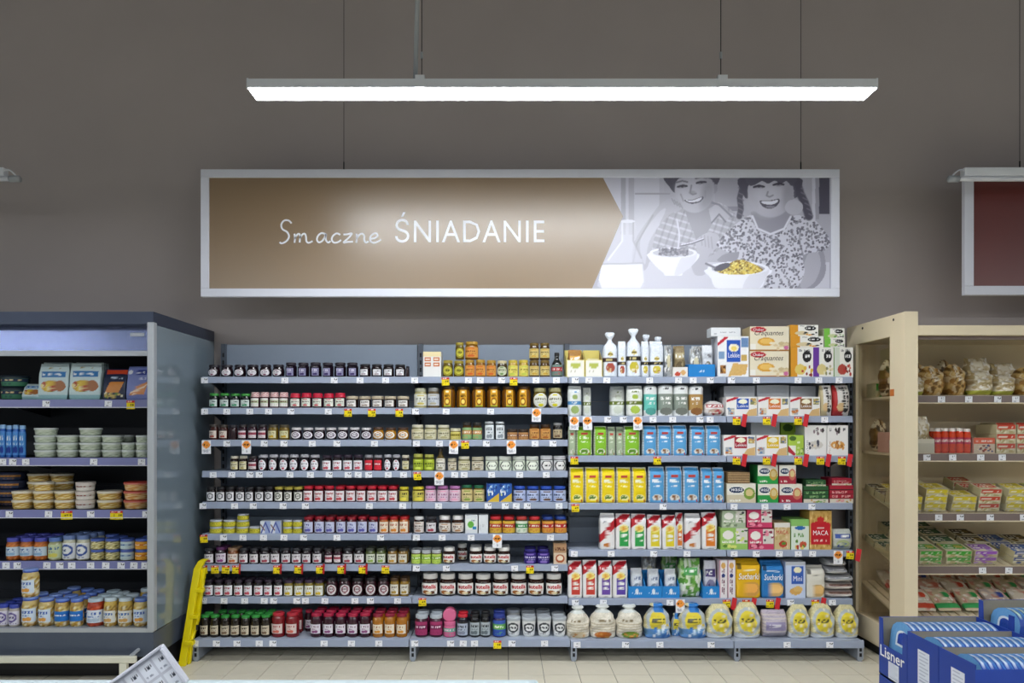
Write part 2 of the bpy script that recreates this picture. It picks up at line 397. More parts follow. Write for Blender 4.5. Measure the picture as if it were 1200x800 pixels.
# girl: dress, neck, head, arms
c.poly([(1000,380),(1085,365),(1108,430),(1100,500),(1040,556),(930,556),(990,500)], SKs, smooth=5); c.poly([(1020,400),(1070,380),(1085,450),(1050,530),(990,545)], SK, .8, smooth=5)
c.poly([(598,350),(650,285),(720,228),(770,214),(850,296),(945,214),(1045,226),(1100,280),(1130,335),(1100,376),(1006,396),(1008,480),(960,552),(820,548),(838,450),(700,420),(680,395)], tn(.88), smooth=4); ms = c.m
keep = c.c.copy()
c.spots(590, 215, 1130, 552, 1000, 6, [tn(.3), tn(.42), tn(.55), tn(.38)]); c.c = np.where(ms[..., None], c.c, keep)
c.line([(1002,392),(985,330),(990,280)], 4, tn(.45), .6); c.line([(838,545),(842,450)], 4, tn(.4), .5)
c.poly([(640,390),(700,385),(690,420),(640,430),(600,420)], SKs, smooth=4)
c.poly([(772,190),(925,190),(946,218),(915,275),(850,300),(790,275),(764,214)], SKs, smooth=5); c.line([(766,214),(790,272),(850,298),(915,272),(945,216)], 5, tn(.95))
c.line([(722,40),(716,90),(706,130),(712,180),(704,215)], 13, tn(.2)); c.line([(975,60),(990,110),(1010,150),(1030,215)], 19, tn(.2))
for q in range(6): c.line([(700, 80+24*q), (724, 92+24*q)], 3, tn(.42), .8); c.line([(985+9*q, 78+25*q), (1004+9*q, 88+25*q)], 3, tn(.45), .8)
c.poly([(712,30),(980,30),(985,100),(960,130),(940,60),(760,60),(745,130),(722,110)], tn(.2), smooth=4)
c.ell(850, 108, 106, 112, SK, soft=.06); c.ell(830, 120, 66, 80, SKl, soft=.9, a=.65); c.ell(935, 130, 28, 70, SKs, soft=.8, a=.6); c.ell(960, 172, 42, 36, tn(.78)); c.ell(765, 160, 30, 40, tn(.77), soft=.5, a=.6)
c.poly([(745,30),(960,30),(950,72),(925,50),(900,62),(870,48),(840,62),(810,50),(780,66),(752,70)], tn(.24), smooth=4)
for ex, ey in ((796, 76), (888, 66)):
    c.ell(ex, ey, 26, 8, SKs); c.line([(ex-24, ey+2), (ex, ey-6), (ex+24, ey)], 4.5, tn(.1)); c.ell(ex, ey, 6, 4, tn(.1))
c.line([(838,100),(832,118),(846,124),(862,116)], 4, SKs)
c.poly([(800,142),(848,140),(892,134),(884,162),(850,180),(816,170)], tn(.22), smooth=5); c.poly([(808,145),(848,144),(885,138),(878,152),(850,160),(818,156)], tn(1.0), smooth=4); c.ell(850, 170, 22, 6, tn(.5))
# second bowl with golden cereal
c.poly([(556,460),(842,460),(826,505),(790,556),(610,556),(572,505)], tn(1.04), smooth=4); c.poly([(760,480),(842,462),(826,505),(790,556),(720,556)], tn(.9), .6, smooth=4); c.ell(699, 458, 143, 32, tn(1.03)); c.ell(699, 460, 124, 24, tn(.7))
c.poly([(600,472),(640,445),(690,420),(740,424),(815,464),(760,484),(650,486)], 'b89a3c', smooth=4); ms = c.m; keep = c.c.copy()
c.spots(600, 415, 820, 490, 420, 6, ['e6cf62', 'f2e590', '8a6a20', 'c9a93f', 'd8c877']); c.c = np.where(ms[..., None], c.c, keep)
c.ell(624, 452, 40, 15, tn(.22), rot=-.35); c.line([(548,436),(590,455)], 5, tn(.4))
pv = np.stack([XP(690+Xc/4, YS)-sx, np.full(Xc.shape, -.0055), ZP(200+Yc/4, YS)-sz], -1).reshape(-1, 3)
f = [q[::-1] for q in gfaces(GW, GH)]
ob('photo_print', mk('photo_print', pv, f, 'poster', c.c.reshape(-1, 3)), sg)
# neighbouring sign
ya2 = YS
s2 = sign('dark red hanging sign in a white frame above the warm-lit cabinet', XP(1129, YS), XP(1129, YS)+4.02, ZP(346, YS), ZP(198, YS), YS, 'dred', fw=.058)
a = (XP(1195, YS)-(XP(1129, YS)+2.01), 0, ZP(198, YS)-ZP(346, YS))
MB().tube(a, (a[0], 0, 4.9-ZP(346, YS)), .0018, 6).obj('suspension_wire', 'wire', s2)
MB().tube(a, (a[0], 0, a[2]+.05), .004, 6).obj('wire_hook', 'wire', s2)
def batten(x0, x1, flip, label):
    y = 4.45; z = ZP(213, y)
    t = empty('tube_lamp', ((x0+x1)/2, y, z)); tag(t, label, 'lamp'); L = (x1-x0)/2; d = -1 if flip else 1
    bx('housing', 'lampbody', t, -L+(.09 if d > 0 else 0), L-(.09 if d < 0 else 0), -.02, .03, .032, .082, bevel=.004)
    MB().tube((-L+.02, -.005, .016), (L-.02, -.005, .016), .015, 12).obj('tube', 'white', t, smooth=True)
    MB().tube((-d*L, -.005, .016), (-d*(L-.06), -.005, .016), .02, 12).obj('socket', 'conduit', t, smooth=True)
    cb = MB(); prev = None
    for q in np.linspace(0, 1, 7):
        pt = (-d*(L-.02-.085*q), -.005, .03+.035*math.sin(math.pi*q*.8)+.01*q)
        if prev: cb.tube(prev, pt, .005, 6)
        prev = pt
    cb.obj('cable', 'white', t)
    MB().tube((0, 0, .08), (0, 0, 4.9-z), .0018, 6).obj('suspension_wire', 'wire', t)
batten(XP(1111, 4.45), XP(1111, 4.45)+3.0, False, 'unlit white tube lamp hanging in front of the red sign')
batten(XP(24, 4.45)-3.0, XP(24, 4.45), True, 'end of an unlit white tube lamp high above the chilled cabinet')

# ---------------------------------------------------------------- price tags (unit meshes, in metres)
def tagmesh(kind, i):
    if kind == 'w': w_, h_, z0 = .043, .036, -.036
    elif kind == 'o': w_, h_, z0 = .058, .085, -.083
    else: w_, h_, z0 = .048, .05, -.05
    gw, gh = 13, 15; U, V = grid(gw, gh); c = Cv(U, V, 'f2f3f8', i*13+5)
    if kind == 'w':
        c.scr(.42, .5, .95, .88, '2a2a35', 1, 4, .8); c.scr(.08, .1, .6, .3, '9095a5', 1, 5, .6)
    elif kind == 'o':
        c.ell(.5, .68, .44, .27, 'f59a3c'); c.scr(.25, .58, .78, .8, '3a1a08', 1, 4, .8); c.scr(.1, .08, .9, .3, 'b9b9c4', 2, 6, .6)
    else:
        c.rect(0, 0, 1, 1, 'f0d818'); c.rect(0, .72, 1, 1, 'cf2a22'); c.scr(.1, .78, .9, .95, 'f6e6d8', 1, 6, .7); c.scr(.45, .35, .92, .62, '2a2410', 1, 4, .9); c.scr(.08, .1, .9, .24, '8b7a10', 1, 7, .6)
    vs = [((u-.5)*w_, -.0015, z0+v*h_) for v in V[:, 0] for u in U[0]]
    fs = gfaces(gw, gh); n = len(vs)
    vs += [(-.5*w_, 0, z0), (.5*w_, 0, z0), (.5*w_, 0, z0+h_), (-.5*w_, 0, z0+h_)]
    fs += [(n, n+3, n+2, n+1), (0, n, n+1, gw-1), (gw*(gh-1), gw*gh-1, n+2, n+3), (0, gw*(gh-1), n+3, n), (gw-1, n+1, n+2, gw*gh-1)]
    cols = np.concatenate([c.c.reshape(-1, 3), np.tile(rgb('e8e8ee'), (4, 1))])
    return mk('price_tag_'+kind, vs, fs, 'card', cols)
TAGM = {k: [tagmesh(k, i) for i in range(3)] for k in 'woy'}
flagm = MB().prism([(-.005, -.055), (.022, -.065), (.034, .015), (.006, .02)], 'y', -.002, 0).mesh('promotion_flag', 'ink_red')
def add_tag(shelf, kind, x, y, z, x0f=True):
    """x,y,z in the shelf's own frame; z = top of the rail"""
    base = {'w': 'price_tag', 'o': 'round_price_tag', 'y': 'promotion_tag', 'f': 'promotion_tag'}[kind]
    m = TAGM['y' if kind == 'f' else kind][random.randrange(3)]
    o = ob(base, m, shelf, (x, y-.001*random.random(), z-.003), (0, random.uniform(-.05, .05), 0))
    if kind == 'o': o['label'] = 'white tag with an orange price circle'
    if kind in 'yf': o['label'] = 'yellow promotion tag with red header'
    if kind == 'f':
        q = ob('promotion_flag', flagm, shelf, (x+(.03 if x0f else .022), y-.012, z-.004), (0, 0, -.5), (1, 1, 1) if x0f else (.5, 1, .8)); q['label'] = 'red plastic promotion flag'

# ---------------------------------------------------------------- wall shelving: four bays
BE = [-1.911, -.579, .410, 1.412, 2.213]
YU, YB, YBK = 4.69, 4.54, 5.02
Z12 = [ZP(p, YU) for p in (441, 477.5, 515, 551.5, 588, 625, 661, 699)]+[ZP(748, YB)]
Z34 = [ZP(p, YU) for p in (441, 487, 533.5, 589, 644, 701)]+[ZP(749.5, YB)]
T1 = [dict(w=(240,334,392,422,452)), dict(w=(240,266,293,315,341,385), y=(408,436,468)), dict(w=(266,310,333,366,395,439), o=(242,289)),
      dict(w=(250,272,293,304,340,364,386,408,420,432,455,473)), dict(w=(238,275,297,332,358,433,472)), dict(w=(262,285,309,333,356,395,446), y=(239,)),
      dict(y=(239,252,265,452), f=(277,325,350,375,400,425)), dict(w=(239,263,287,310,321,348,358,381,416,434,466)), dict(w=(229,254,278,304,320,380,412,444))]
T2 = [dict(w=(486,549,563,588,628,652), y=(522,602)), dict(w=(487,523,575), o=(629,)), dict(w=(488,515,570,627,648), o=(532,599), y=(545,)),
      dict(w=(533,544,576,609,640), o=(515,), y=(489,)), dict(w=(514,545,572,592,605,618,655)), dict(w=(488,518,552,645), o=(583,)),
      dict(w=(488,523,603,650), y=(621,)), dict(y=(495,)), dict(w=(486,528,543,556,600,638), y=(583,))]
T3 = [dict(w=(674,690,711,761,795,812,832)), dict(w=(712,730,765,788,820,832), o=(673,688,747)), dict(y=(673,770)), dict(w=(777,), y=(674,)),
      dict(w=(673,716,766,805)), dict(w=(674,707,785), o=(797,)), dict(w=(676,733,773,833))]
T4 = [dict(w=(857,886,935,959,983)), dict(w=(966,), f=(863,898,935)), dict(f=(863,898,935,961,986)), dict(w=(860,896,922,951)), dict(w=(860,886,913,935,952), o=(982,), f=(996,)),
      dict(w=(926,975), f=(851,874,902,955)), dict(w=(922,972))]
BAYN = ['wide grey shelf bay holding rows of jam jars', 'grey shelf bay holding honey and chocolate spread jars',
        'grey shelf bay holding rice cakes and bags', 'narrow grey shelf bay holding crispbread boxes, beside the glass-sided cabinet']
uprm = MB().box(-.016, .016, -.02, .02, 0, 2.0).mesh('upright', 'upright')
slm = MB()
for k in range(38): slm.box(-.006, .006, -.0215, -.0195, .06+k*.05, .06+k*.05+.028)
slm = slm.mesh('slot_row', 'slot')
for bi in range(4):
    xa, xb = BE[bi]+.003, BE[bi+1]-.003; W = xb-xa; cx = (xa+xb)/2
    Zs, T = (Z12, (T1, T2)[bi]) if bi < 2 else (Z34, (T3, T4)[bi-2])
    t = empty('shelf_bay', (cx, YBK, 0)); tag(t, BAYN[bi], 'shelf')
    np_ = 5
    for k in range(np_):
        bx('back_panel', 'backpanel', t, -W/2, W/2, 0, .012, .06+k*1.94/np_, .06+(k+1)*1.94/np_-.003)
    for s in ((-1, 1) if bi == 3 else (-1,)):
        u = ob('upright', uprm, t, (s*(W/2-.017), -.001, 0)); ob('slot_row', slm, u)['kind'] = 'stuff'
    for k, z in enumerate(Zs):
        last = k == len(Zs)-1; yf = YB if last else YU
        d = yf-YBK; sh = MB()
        if last: sh.box(-W/2, W/2, d+.012, -.002, z-.03, z-.012)
        else: sh.box(-W/2, W/2, d+.012, -.002, z-.022, z-.004)
        so = sh.obj('shelf', 'shelf', t)
        h = .05 if last else .041
        rl = MB().prism([(d, z-.004), (d-.004, z-h), (d+.012, z-h), (d+.012, z)], 'x', -W/2, W/2) if not last else MB().prism([(d, z-.008), (d-.003, z-h), (d+.012, z-h), (d+.012, z-.004)], 'x', -W/2, W/2)
        rl.obj('price_rail', 'rail', so)
        if not last:
            for s in (-1, 1):
                MB().prism([(d+.02, z-.024), (-.004, z-.024), (-.004, z-.09), (d+.2, z-.05)], 'x', s*(W/2-.004)-.002, s*(W/2-.004)+.002).obj('bracket', 'upright', so)
        for kd, xs in T[k].items():
            for px in xs: add_tag(so, kd, XP(px, yf)-cx, d-.0035, z-(.008 if last else .004), bi > 1)
    for s in ((-1, 1) if bi == 3 else (-1,)):
        fx = s*(W/2-.019)
        fo = bx('foot', 'footmetal', t, fx-.018, fx+.018, YB-YBK+.004, -.01, .012, .098)
        bx('foot_pad', 'footmetal', fo, fx-.012, fx+.012, YB-YBK+.008, YB-YBK+.04, 0, .014)
        for q in range(2): bx('foot_slot', 'slot', fo, fx-.007, fx+.007, YB-YBK+.0025, YB-YBK+.005, .03+q*.032, .052+q*.032)

# ---------------------------------------------------------------- left chilled cabinet
LF, LX = 4.19, -1.98
t = empty('chilled_cabinet', (LX, LF, 0)); tag(t, 'dark open-front chilled cabinet with violet price rails and glass end', 'cabinet')
x0 = -2.1
def lz(py, y): return ZP(py, y)
bx('back_wall', 'fr_dark', t, x0, -.03, .78, .88, .16, 2.0)
for k in range(9): bx('back_rib', 'fr_dark', t, x0, -.03, .772, .78, .34+k*.175, .348+k*.175)
bx('inner_floor', 'perf', t, x0, -.03, .03, .78, lz(739, 4.22)-.02, lz(735, 4.25))
bx('front_lip', 'fr_alu', t, x0, -.005, 0, .025, lz(740, LF)-.004, lz(737, LF)+.004)
bx('base', 'fr_grey', t, x0, 0, .0, .88, .14, lz(740, LF)-.004)
bx('plinth', 'plinth', t, x0, -.02, .1, .86, 0, .14)
zt = lz(365, LF)
bx('canopy', 'fr_canopy', t, x0, 0, 0, .88, zt-.07, zt)
MB().prism([(.097, zt-.06), (.112, zt-.06), (.1, lz(411, 4.28)), (.085, lz(411, 4.28))], 'x', x0, -.03).obj('canopy_panel', 'fr_panel', t)
bx('canopy_label', 'fr_alu', t, XP(153, 4.28)-LX, XP(169, 4.28)-LX, .086, .098, lz(394, 4.28), lz(390, 4.28))
bx('canopy_profile', 'fr_alu', t, x0, -.035, .086, .092, lz(417, 4.28), lz(411, 4.28))
bx('duct', 'fr_dark', t, x0, -.03, .25, .78, 1.93, zt-.075)
bx('side_glass', 'fr_glass', t, -.03, -.0, .035, .88, lz(740, LF), zt-.072)
bx('side_post', 'fr_alu', t, -.035, .004, -.004, .035, lz(740, LF), zt-.06, bevel=.004)
LZ = {k: lz(p, 4.40) for k, p in dict(A=468, B=536, C=597, D=657).items()}
LT = dict(A=dict(w=(54,127), y=(153,)), B=dict(w=(3,15,30,110,166)), C=dict(w=(11,57,106,171), y=(76,80,134,139)), D=dict(w=(7,20,55,70,84,106,124,142,157,170)))
for k, z in LZ.items():
    so = bx('shelf', 'fr_dark', t, x0, -.032, .21, .77, z-.02, z)
    MB().prism([(.205, z), (.2, z-.045), (.21, z-.045), (.21, z)], 'x', x0, -.032).obj('price_rail', 'fr_rail', so)
    bx('rail_edge', 'white', so, x0, -.032, .199, .21, z-.049, z-.045)
    for kd, xs in LT[k].items():
        for px in xs: add_tag(so, kd, XP(px, 4.39)-LX, .2015, z-.004)
    for q in range(2):
        MB().prism([(.25, z-.02), (.77, z-.02), (.77, z-.1)], 'x', -1.06-q*.8, -1.05-q*.8).obj('bracket', 'fr_dark', so)
bm_ = bx('bumper_rail', 'bumper', t, x0, XP(160, 4.11)-LX, -.1, -.07, ZP(776, 4.11), ZP(768, 4.11), bevel=.006)
for px in (146, -40): bx('bumper_post', 'bumper', t, XP(px, 4.11)-LX-.02, XP(px, 4.11)-LX+.02, -.1, -.075, 0, ZP(776, 4.11))
MB().tube((XP(155, 4.12)-LX, -.085, ZP(768, 4.11)), (XP(155, 4.12)-LX, .0, ZP(768, 4.11)+.01), .01, 8).obj('bumper_bracket', 'fr_alu', t)

# ---------------------------------------------------------------- right cabinet, warm lit, with a glass side
RF, RX = 4.30, 2.34
t = empty('deli_cabinet', (RX, RF, 0)); tag(t, 'cream warm-lit deli cabinet with a glass side panel and slatted shelves', 'cabinet')
DW = 1.9; DB = .72
zt = ZP(365, RF)
bx('back_wall', 'cream', t, .03, DW, DB-.06, DB, .1, 2.0)
bx('roof', 'cream', t, .03, DW, .03, DB, 1.99, 2.03)
bx('header', 'cream', t, .055, DW, -.005, .03, ZP(393, RF), ZP(381, RF), bevel=.004)
bx('header_trim', 'cr_rail', t, .055, DW, .03, .05, ZP(398, RF+.04), ZP(392, RF+.04))
bx('base', 'cream', t, .03, DW, .0, DB, .05, .2)
bx('plinth', 'plinth', t, .03, DW, .05, DB, 0, .05)
yg0, yg1 = 4.464-RF, 4.894-RF
bx('front_stile', 'cream', t, -.012, .03, .005, yg0, .08, zt)
bx('front_face', 'cream', t, -.014, .062, -.008, .006, .08, zt)
bx('top_rail', 'cream', t, -.012, .03, yg0, DB, zt-.125, zt)
bx('rear_stile', 'cream', t, -.012, .03, yg1, DB, .08, zt-.125)
bx('bottom_rail', 'cream', t, -.012, .03, yg0, yg1, .08, .22)
bx('side_glass', 'clear_glass', t, .005, .009, yg0, yg1, .22, zt-.125)
MB().tube((-.014, .12, zt-.03), (-.006, .12, zt-.03), .008, 8).obj('screw', 'slot', t)
MB().tube((-.015, .5, zt-.03), (-.006, .5, zt-.03), .008, 8).obj('screw', 'slot', t)
bx('sticker', 'sticker', t, -.0135, -.0115, yg0-.05, yg0-.005, ZP(464, 4.44), ZP(456, 4.44))
rs = MB()
rs.box(-.05, -.016, DB-.1, DB-.06, .05, 1.95); so = rs.obj('rear_upright', 'upright', t)
q = MB()
for k in range(36): q.box(-.038, -.027, DB-.102, DB-.0995, .1+k*.05, .13+k*.05)
q.obj('slot_row', 'slot', so)['kind'] = 'stuff'
RSH = {1: (463, 0), 2: (531, 0), 3: (601, .13), 4: (663, .12), 5: (722, .12)}
RT = {1: (1102,1134,1168,1189), 2: (1085,1115,1148,1173), 3: (1099,1124,1159,1198), 4: (1150,1181), 5: (1087,1130)}
YR = 4.45; RZ = {}
slat = None
for k, (py, rise) in RSH.items():
    z = ZP(py, YR); RZ[k] = (z, rise); L = .5; ang = math.atan2(rise, L)
    so = bx('shelf', 'cream', t, .035, DW, YR-RF, YR-RF+.02, z-.02, z)
    MB().prism([(YR-RF-.004, z-.002), (YR-RF-.008, z-.044), (YR-RF, z-.044), (YR-RF, z-.002)], 'x', .035, DW).obj('price_rail', 'cr_rail', so)
    bx('rail_edge', 'cream', so, .035, DW, YR-RF-.012, YR-RF, z-.05, z-.044)
    if slat is None: slat = MB().box(0, .04, 0, .49, -.012, 0).mesh('slat', 'cream')
    if rise:
        for i in range(34):
            ob('slat', slat, so, (.04+i*.054, YR-RF+.02, z), (ang, 0, 0))
    else:
        bx('board', 'cream', so, .035, DW, YR-RF+.02, DB-.062, z-.016, z-.001)
    if k in (2, 3, 4):
        bx('guard_strip', 'guard', so, .04, DW, YR-RF-.002, YR-RF+.001, z, z+.06)
    for px in RT[k]: add_tag(so, 'w', XP(px, YR)-RX, YR-RF-.009, z-.004)

# ---------------------------------------------------------------- yellow step stool folded between cabinet and shelves
st = empty('step_stool', (-1.905, 4.47, 0)); tag(st, 'folded yellow step stool leaning at the end of the jam shelves', 'step stool')
def bar(name, pts, wx, par=st, m='yellow'):
    mb = MB()
    n = len(mb.v)
    for p in pts: mb.v += [(p[0]-wx, p[1], p[2]), (p[0]+wx, p[1], p[2]), (p[0]+wx, p[1]+.03, p[2]), (p[0]-wx, p[1]+.03, p[2])]
    for i in range(len(pts)-1):
        a = 4*i
        for j in range(4): mb.f.append((a+j, a+(j+1) % 4, a+4+(j+1) % 4, a+4+j))
    mb.f.append((0, 1, 2, 3)); a = 4*(len(pts)-1); mb.f.append((a, a+1, a+2, a+3))
    return mb.obj(name, m, par, bevel=.004)
bar('front_leg', [(-.03, -.02, 0), (-.012, .04, .25), (.0, .09, .46), (.006, .12, .56), (.028, .13, .605), (.05, .13, .618)], .022)
bar('rear_leg', [(-.012, .018, .0), (.0, .03, .14), (.012, .09, .25), (.026, .12, .44), (.034, .14, .56)], .014)
for q in range(3): bx('tread', 'yellow', st, -.022+.014*q, .03+.014*q, .0+.04*q, .04+.04*q, .12+.15*q, .145+.15*q, bevel=.004)
bx('hinge', 'slot', st, .028, .04, .05, .06, .2, .23)
bx('foot_cap', 'slot', st, -.05, -.01, -.012, .022, 0, .012)

# ---------------------------------------------------------------- chest freezer rim in the foreground
fz = empty('chest_freezer', (-1.6, 1.1, 0)); tag(fz, 'white chest freezer island standing in the aisle, facing the shelves', 'freezer')
zr = ZP(795, 1.59); xr = XP(631, 1.59)+1.6
bx('body', 'frz', fz, -1.2, xr-.02, -.45, .47, .08, zr-.06)
bx('plinth', 'plinth', fz, -1.15, xr-.06, -.42, .44, 0, .08)
for a in ((-1.2, xr, .45, .49), (-1.2, xr, -.47, -.43), (-1.2, -1.16, -.43, .45), (xr-.04, xr, -.43, .45)):
    bx('rim', 'frz', fz, a[0], a[1], a[2], a[3], zr-.06, zr, bevel=.008)
for a in ((-1.16, -.1, 0), (-.1, xr-.04, .012)):
    lo = bx('glass_lid', 'frz_glass', fz, a[0], a[1], -.42, .44, zr-.05+a[2], zr-.044+a[2])
    bx('lid_handle', 'frz', lo, (a[0]+a[1])/2-.08, (a[0]+a[1])/2+.08, -.41, -.38, zr-.044+a[2], zr-.035+a[2])
# holder with price labels lying on the freezer rim
hy = 1.45; zlid = zr-.05+.006
hp = empty('price_label_board', (XP(182, hy)+.004, hy, zlid+.042), (0, math.radians(-36), 0)); tag(hp, 'light grey tilted board carrying white price labels, on the freezer lid', 'price board')
bx('board', 'holder', hp, -.06, .075, -.0, .012, -.0, .09, bevel=.004)
bx('board_lip', 'holder', hp, -.06, .075, -.008, .0, .083, .09, bevel=.002)
bx('board_edge', 'holder', hp, .069, .075, -.008, .0, 0, .083, bevel=.002)
def lmesh():
    U, V = grid(15, 18); c = Cv(U, V, 'eceff8', 3); c.scr(.4, .5, .9, .85, '333845', 1, 5, .9); c.scr(.1, .12, .7, .3, '9aa0b0', 1, 6, .6)
    return mk('price_label', [((u-.5)*.026, -.0012, v*.03) for v in V[:, 0] for u in U[0]], gfaces(15, 18), 'card', c.c.reshape(-1, 3))
lm = lmesh()
for i in range(4):
    for j in range(2): ob('price_label', lm, hp, (-.042+.033*i, 0, .006+.039*j), (0, 0, 0), (1.08, 1, 1.12))
# ---------------------------------------------------------------- product meshes (unit size: 1 wide, 1 deep, 1 high, base at z=0)
def lathe(prof, seg, colf, m, name, cap_top=True, flat=False):
    vs = []; cs = []; n = len(prof)
    for (r, z) in prof:
        for i in range(seg):
            a = 2*math.pi*(i+.5)/seg; vs.append((r*math.sin(a), -r*math.cos(a), z)); cs.append(colf(a, z, r))
    fs = []
    for j in range(n-1):
        for i in range(seg):
            k = (i+1) % seg; fs.append((j*seg+i, j*seg+k, (j+1)*seg+k, (j+1)*seg+i))
    fs.append(tuple(range(seg-1, -1, -1)))
    if cap_top: fs.append(tuple(range((n-1)*seg, n*seg)))
    me = mk(name, vs, fs, m, cs, smooth=not flat)
    if not flat:
        sm = [True]*len(me.polygons); sm[-1] = False; me.polygons.foreach_set('use_smooth', sm)
    return me
PROF = {
 'std': [(.43,0),(.49,.03),(.5,.07),(.5,.66),(.47,.75),(.42,.81),(.41,.86)],
 'round': [(.34,0),(.41,.03),(.48,.18),(.5,.36),(.49,.54),(.45,.68),(.40,.78),(.39,.84)],
 'hex': [(.45,0),(.5,.03),(.5,.07),(.5,.68),(.49,.74),(.42,.80),(.40,.84)],
 'low': [(.45,0),(.5,.05),(.5,.1),(.5,.6),(.48,.70),(.46,.74),(.46,.78)],
 'nut': [(.36,0),(.43,.03),(.48,.14),(.5,.32),(.5,.5),(.49,.62),(.45,.70),(.40,.75),(.39,.80)],
 'honey': [(.44,0),(.49,.03),(.5,.08),(.5,.74),(.47,.82),(.40,.87),(.39,.9)],
 'bottle': [(.45,0),(.5,.03),(.5,.10),(.5,.46),(.42,.58),(.24,.70),(.19,.78),(.19,.88)],
 'tall': [(.44,0),(.49,.03),(.5,.06),(.5,.74),(.46,.82),(.40,.86),(.40,.9)],
 'flat': [(.42,0),(.44,.05),(.455,.2),(.47,.5),(.48,.7),(.48,.76)],
 'tub': [(.36,0),(.38,.03),(.40,.2),(.43,.45),(.46,.7),(.48,.84),(.48,.86)],
}
LIDR = {'std': (.455,.83), 'round': (.435,.81), 'hex': (.44,.82), 'low': (.49,.76), 'nut': (.43,.78), 'honey': (.43,.88), 'bottle': (.22,.86), 'tall': (.44,.88), 'tub': (.5,.85), 'flat': (.5,.74)}
def jar_parts(key, prof, body, lid, lab=None, zone=(.12,.62), arc=70, oval=False, cap=None, cont=None, seed=1, lid2=None, topp=None):
    P = PROF[prof]; seg = 6 if prof == 'hex' else 20; rs = np.random.RandomState(seed)
    zz = [z for _, z in P]; rr = [r for r, _ in P]
    Q = P
    if cont:                                                # pieces seen through the glass
        Q = [(float(np.interp(z, zz, rr)), z) for z in np.linspace(0, P[-1][1], 14)]
    def bc(a, z, r):
        if cont: return rgb(cont[rs.randint(len(cont))]) if z < .74 else rgb(body)
        return rgb(body)
    parts = [('jar_body', lathe(Q, seg, bc, 'jarglass', key+'_body', flat=(prof == 'hex')))]
    lr, lz0 = LIDR[prof]
    lc = rgb(lid); lc2 = rgb(lid2) if lid2 else lc
    if cap == 'cloth':
        lp = [(.5,.70),(.515,.74),(.47,.80),(.455,.84),(.46,.93),(.44,.985),(.36,1.0)]
    else:
        lp = [(lr, lz0), (lr, lz0+.02), (lr, .96), (lr*.97, .985), (lr*.88, 1.0), (lr*.7, .995)]
    ls = 24
    def lcf(a, z, r):
        if cap == 'cloth' and lid2: return lc if (int(a/(2*math.pi)*14)+int(z*18)) % 2 else lc2
        return lc2 if (lid2 and z > .955) else lc
    parts.append(('lid', lathe(lp, ls, lcf, 'lid', key+'_lid')))
    if lab:
        gw, gh = 27, 21; U, V = grid(gw, gh); c = Cv(U, V, 'ffffff', seed+3); lab(c)
        A = math.radians(arc); vs = []
        for j in range(gh):
            v = V[j, 0]; z = zone[0]+(zone[1]-zone[0])*v
            k = math.sqrt(max(.03, 1-(2*v-1)**2)) if oval else 1
            r = float(np.interp(z, zz, rr))+.012
            for i in range(gw):
                a = (U[j, i]*2-1)*A*k
                if prof == 'hex':
                    q = (a+math.pi/6) % (math.pi/3)-math.pi/6; rh = (r*math.cos(math.pi/6)+.01)/math.cos(q)
                    vs.append((rh*math.sin(a), -rh*math.cos(a), z))
                else: vs.append((r*math.sin(a), -r*math.cos(a), z))
        parts.append(('label', mk(key+'_label', vs, gfaces(gw, gh), 'label', c.c.reshape(-1, 3), smooth=True)))
    return parts
# label prints
def Lr(bgc, txt, acc):
    def f(c):
        c.rect(0, 0, 1, 1, bgc); c.scr(.15, .62, .85, .86, txt, 1, 7, .75); c.scr(.25, .42, .75, .54, txt, 1, 6, .6, .7); c.ell(.38, .2, .16, .15, acc); c.ell(.6, .22, .16, .15, acc)
    return f
def Lo(bgc, txt, acc):
    def f(c):
        c.rect(0, 0, 1, 1, bgc); c.scr(.12, .5, .88, .72, txt, 1, 7, .8); c.scr(.2, .34, .8, .42, txt, 1, 6, .6, .6); c.ell(.5, .17, .2, .11, acc); c.rect(.3, .82, .7, .92, acc)
    return f
def Lb(bgc, txt, acc):
    def f(c):
        c.rect(0, 0, 1, 1, bgc); c.rect(0, .42, 1, .78, acc); c.scr(.14, .48, .86, .72, txt, 1, 7, .8); c.scr(.2, .1, .8, .3, acc, 2, 6, .5)
    return f
def Ll(bgc, txt, acc):
    def f(c):
        c.rect(0, 0, 1, 1, bgc); c.ell(.5, .55, .34, .36, acc); c.ell(.5, .55, .24, .24, bgc); c.scr(.25, .48, .75, .64, txt, 1, 5, .8); c.scr(.15, .04, .85, .14, txt, 1, 7, .6)
    return f
def Lh(c):
    c.rect(0, 0, 1, 1, 'd9a022'); c.ell(.5, .3, .38, .22, '8a4d0c'); c.ell(.5, .3, .25, .13, 'f4d66b'); c.scr(.15, .56, .85, .72, '4a2a08', 1, 6, .8); c.rect(.3, .84, .7, .95, 'f0e6c0'); c.rect(0, 0, 1, .07, '9fb13a')
def Lnut(c):
    c.rect(0, 0, 1, 1, 'f4f2ee'); c.ell(.34, .2, .2, .17, 'a8662e'); c.ell(.7, .18, .14, .14, '5c3218'); c.ell(.5, .16, .16, .1, 'e8d9b0'); c.rect(.78, .3, .9, .46, 'd9cfc0'); c.scr(.1, .0, .9, .06, '6b8f3a', 1, 8, .6)
def Lhexg(c):
    c.rect(0, 0, 1, 1, 'dfe6d6'); c.poly([(.1,.5),(.28,.95),(.72,.95),(.9,.5),(.72,.06),(.28,.06)], '24302a'); c.poly([(.18,.5),(.33,.87),(.67,.87),(.82,.5),(.67,.14),(.33,.14)], 'eef2e4'); c.scr(.28, .42, .72, .62, '24302a', 1, 5, .8)
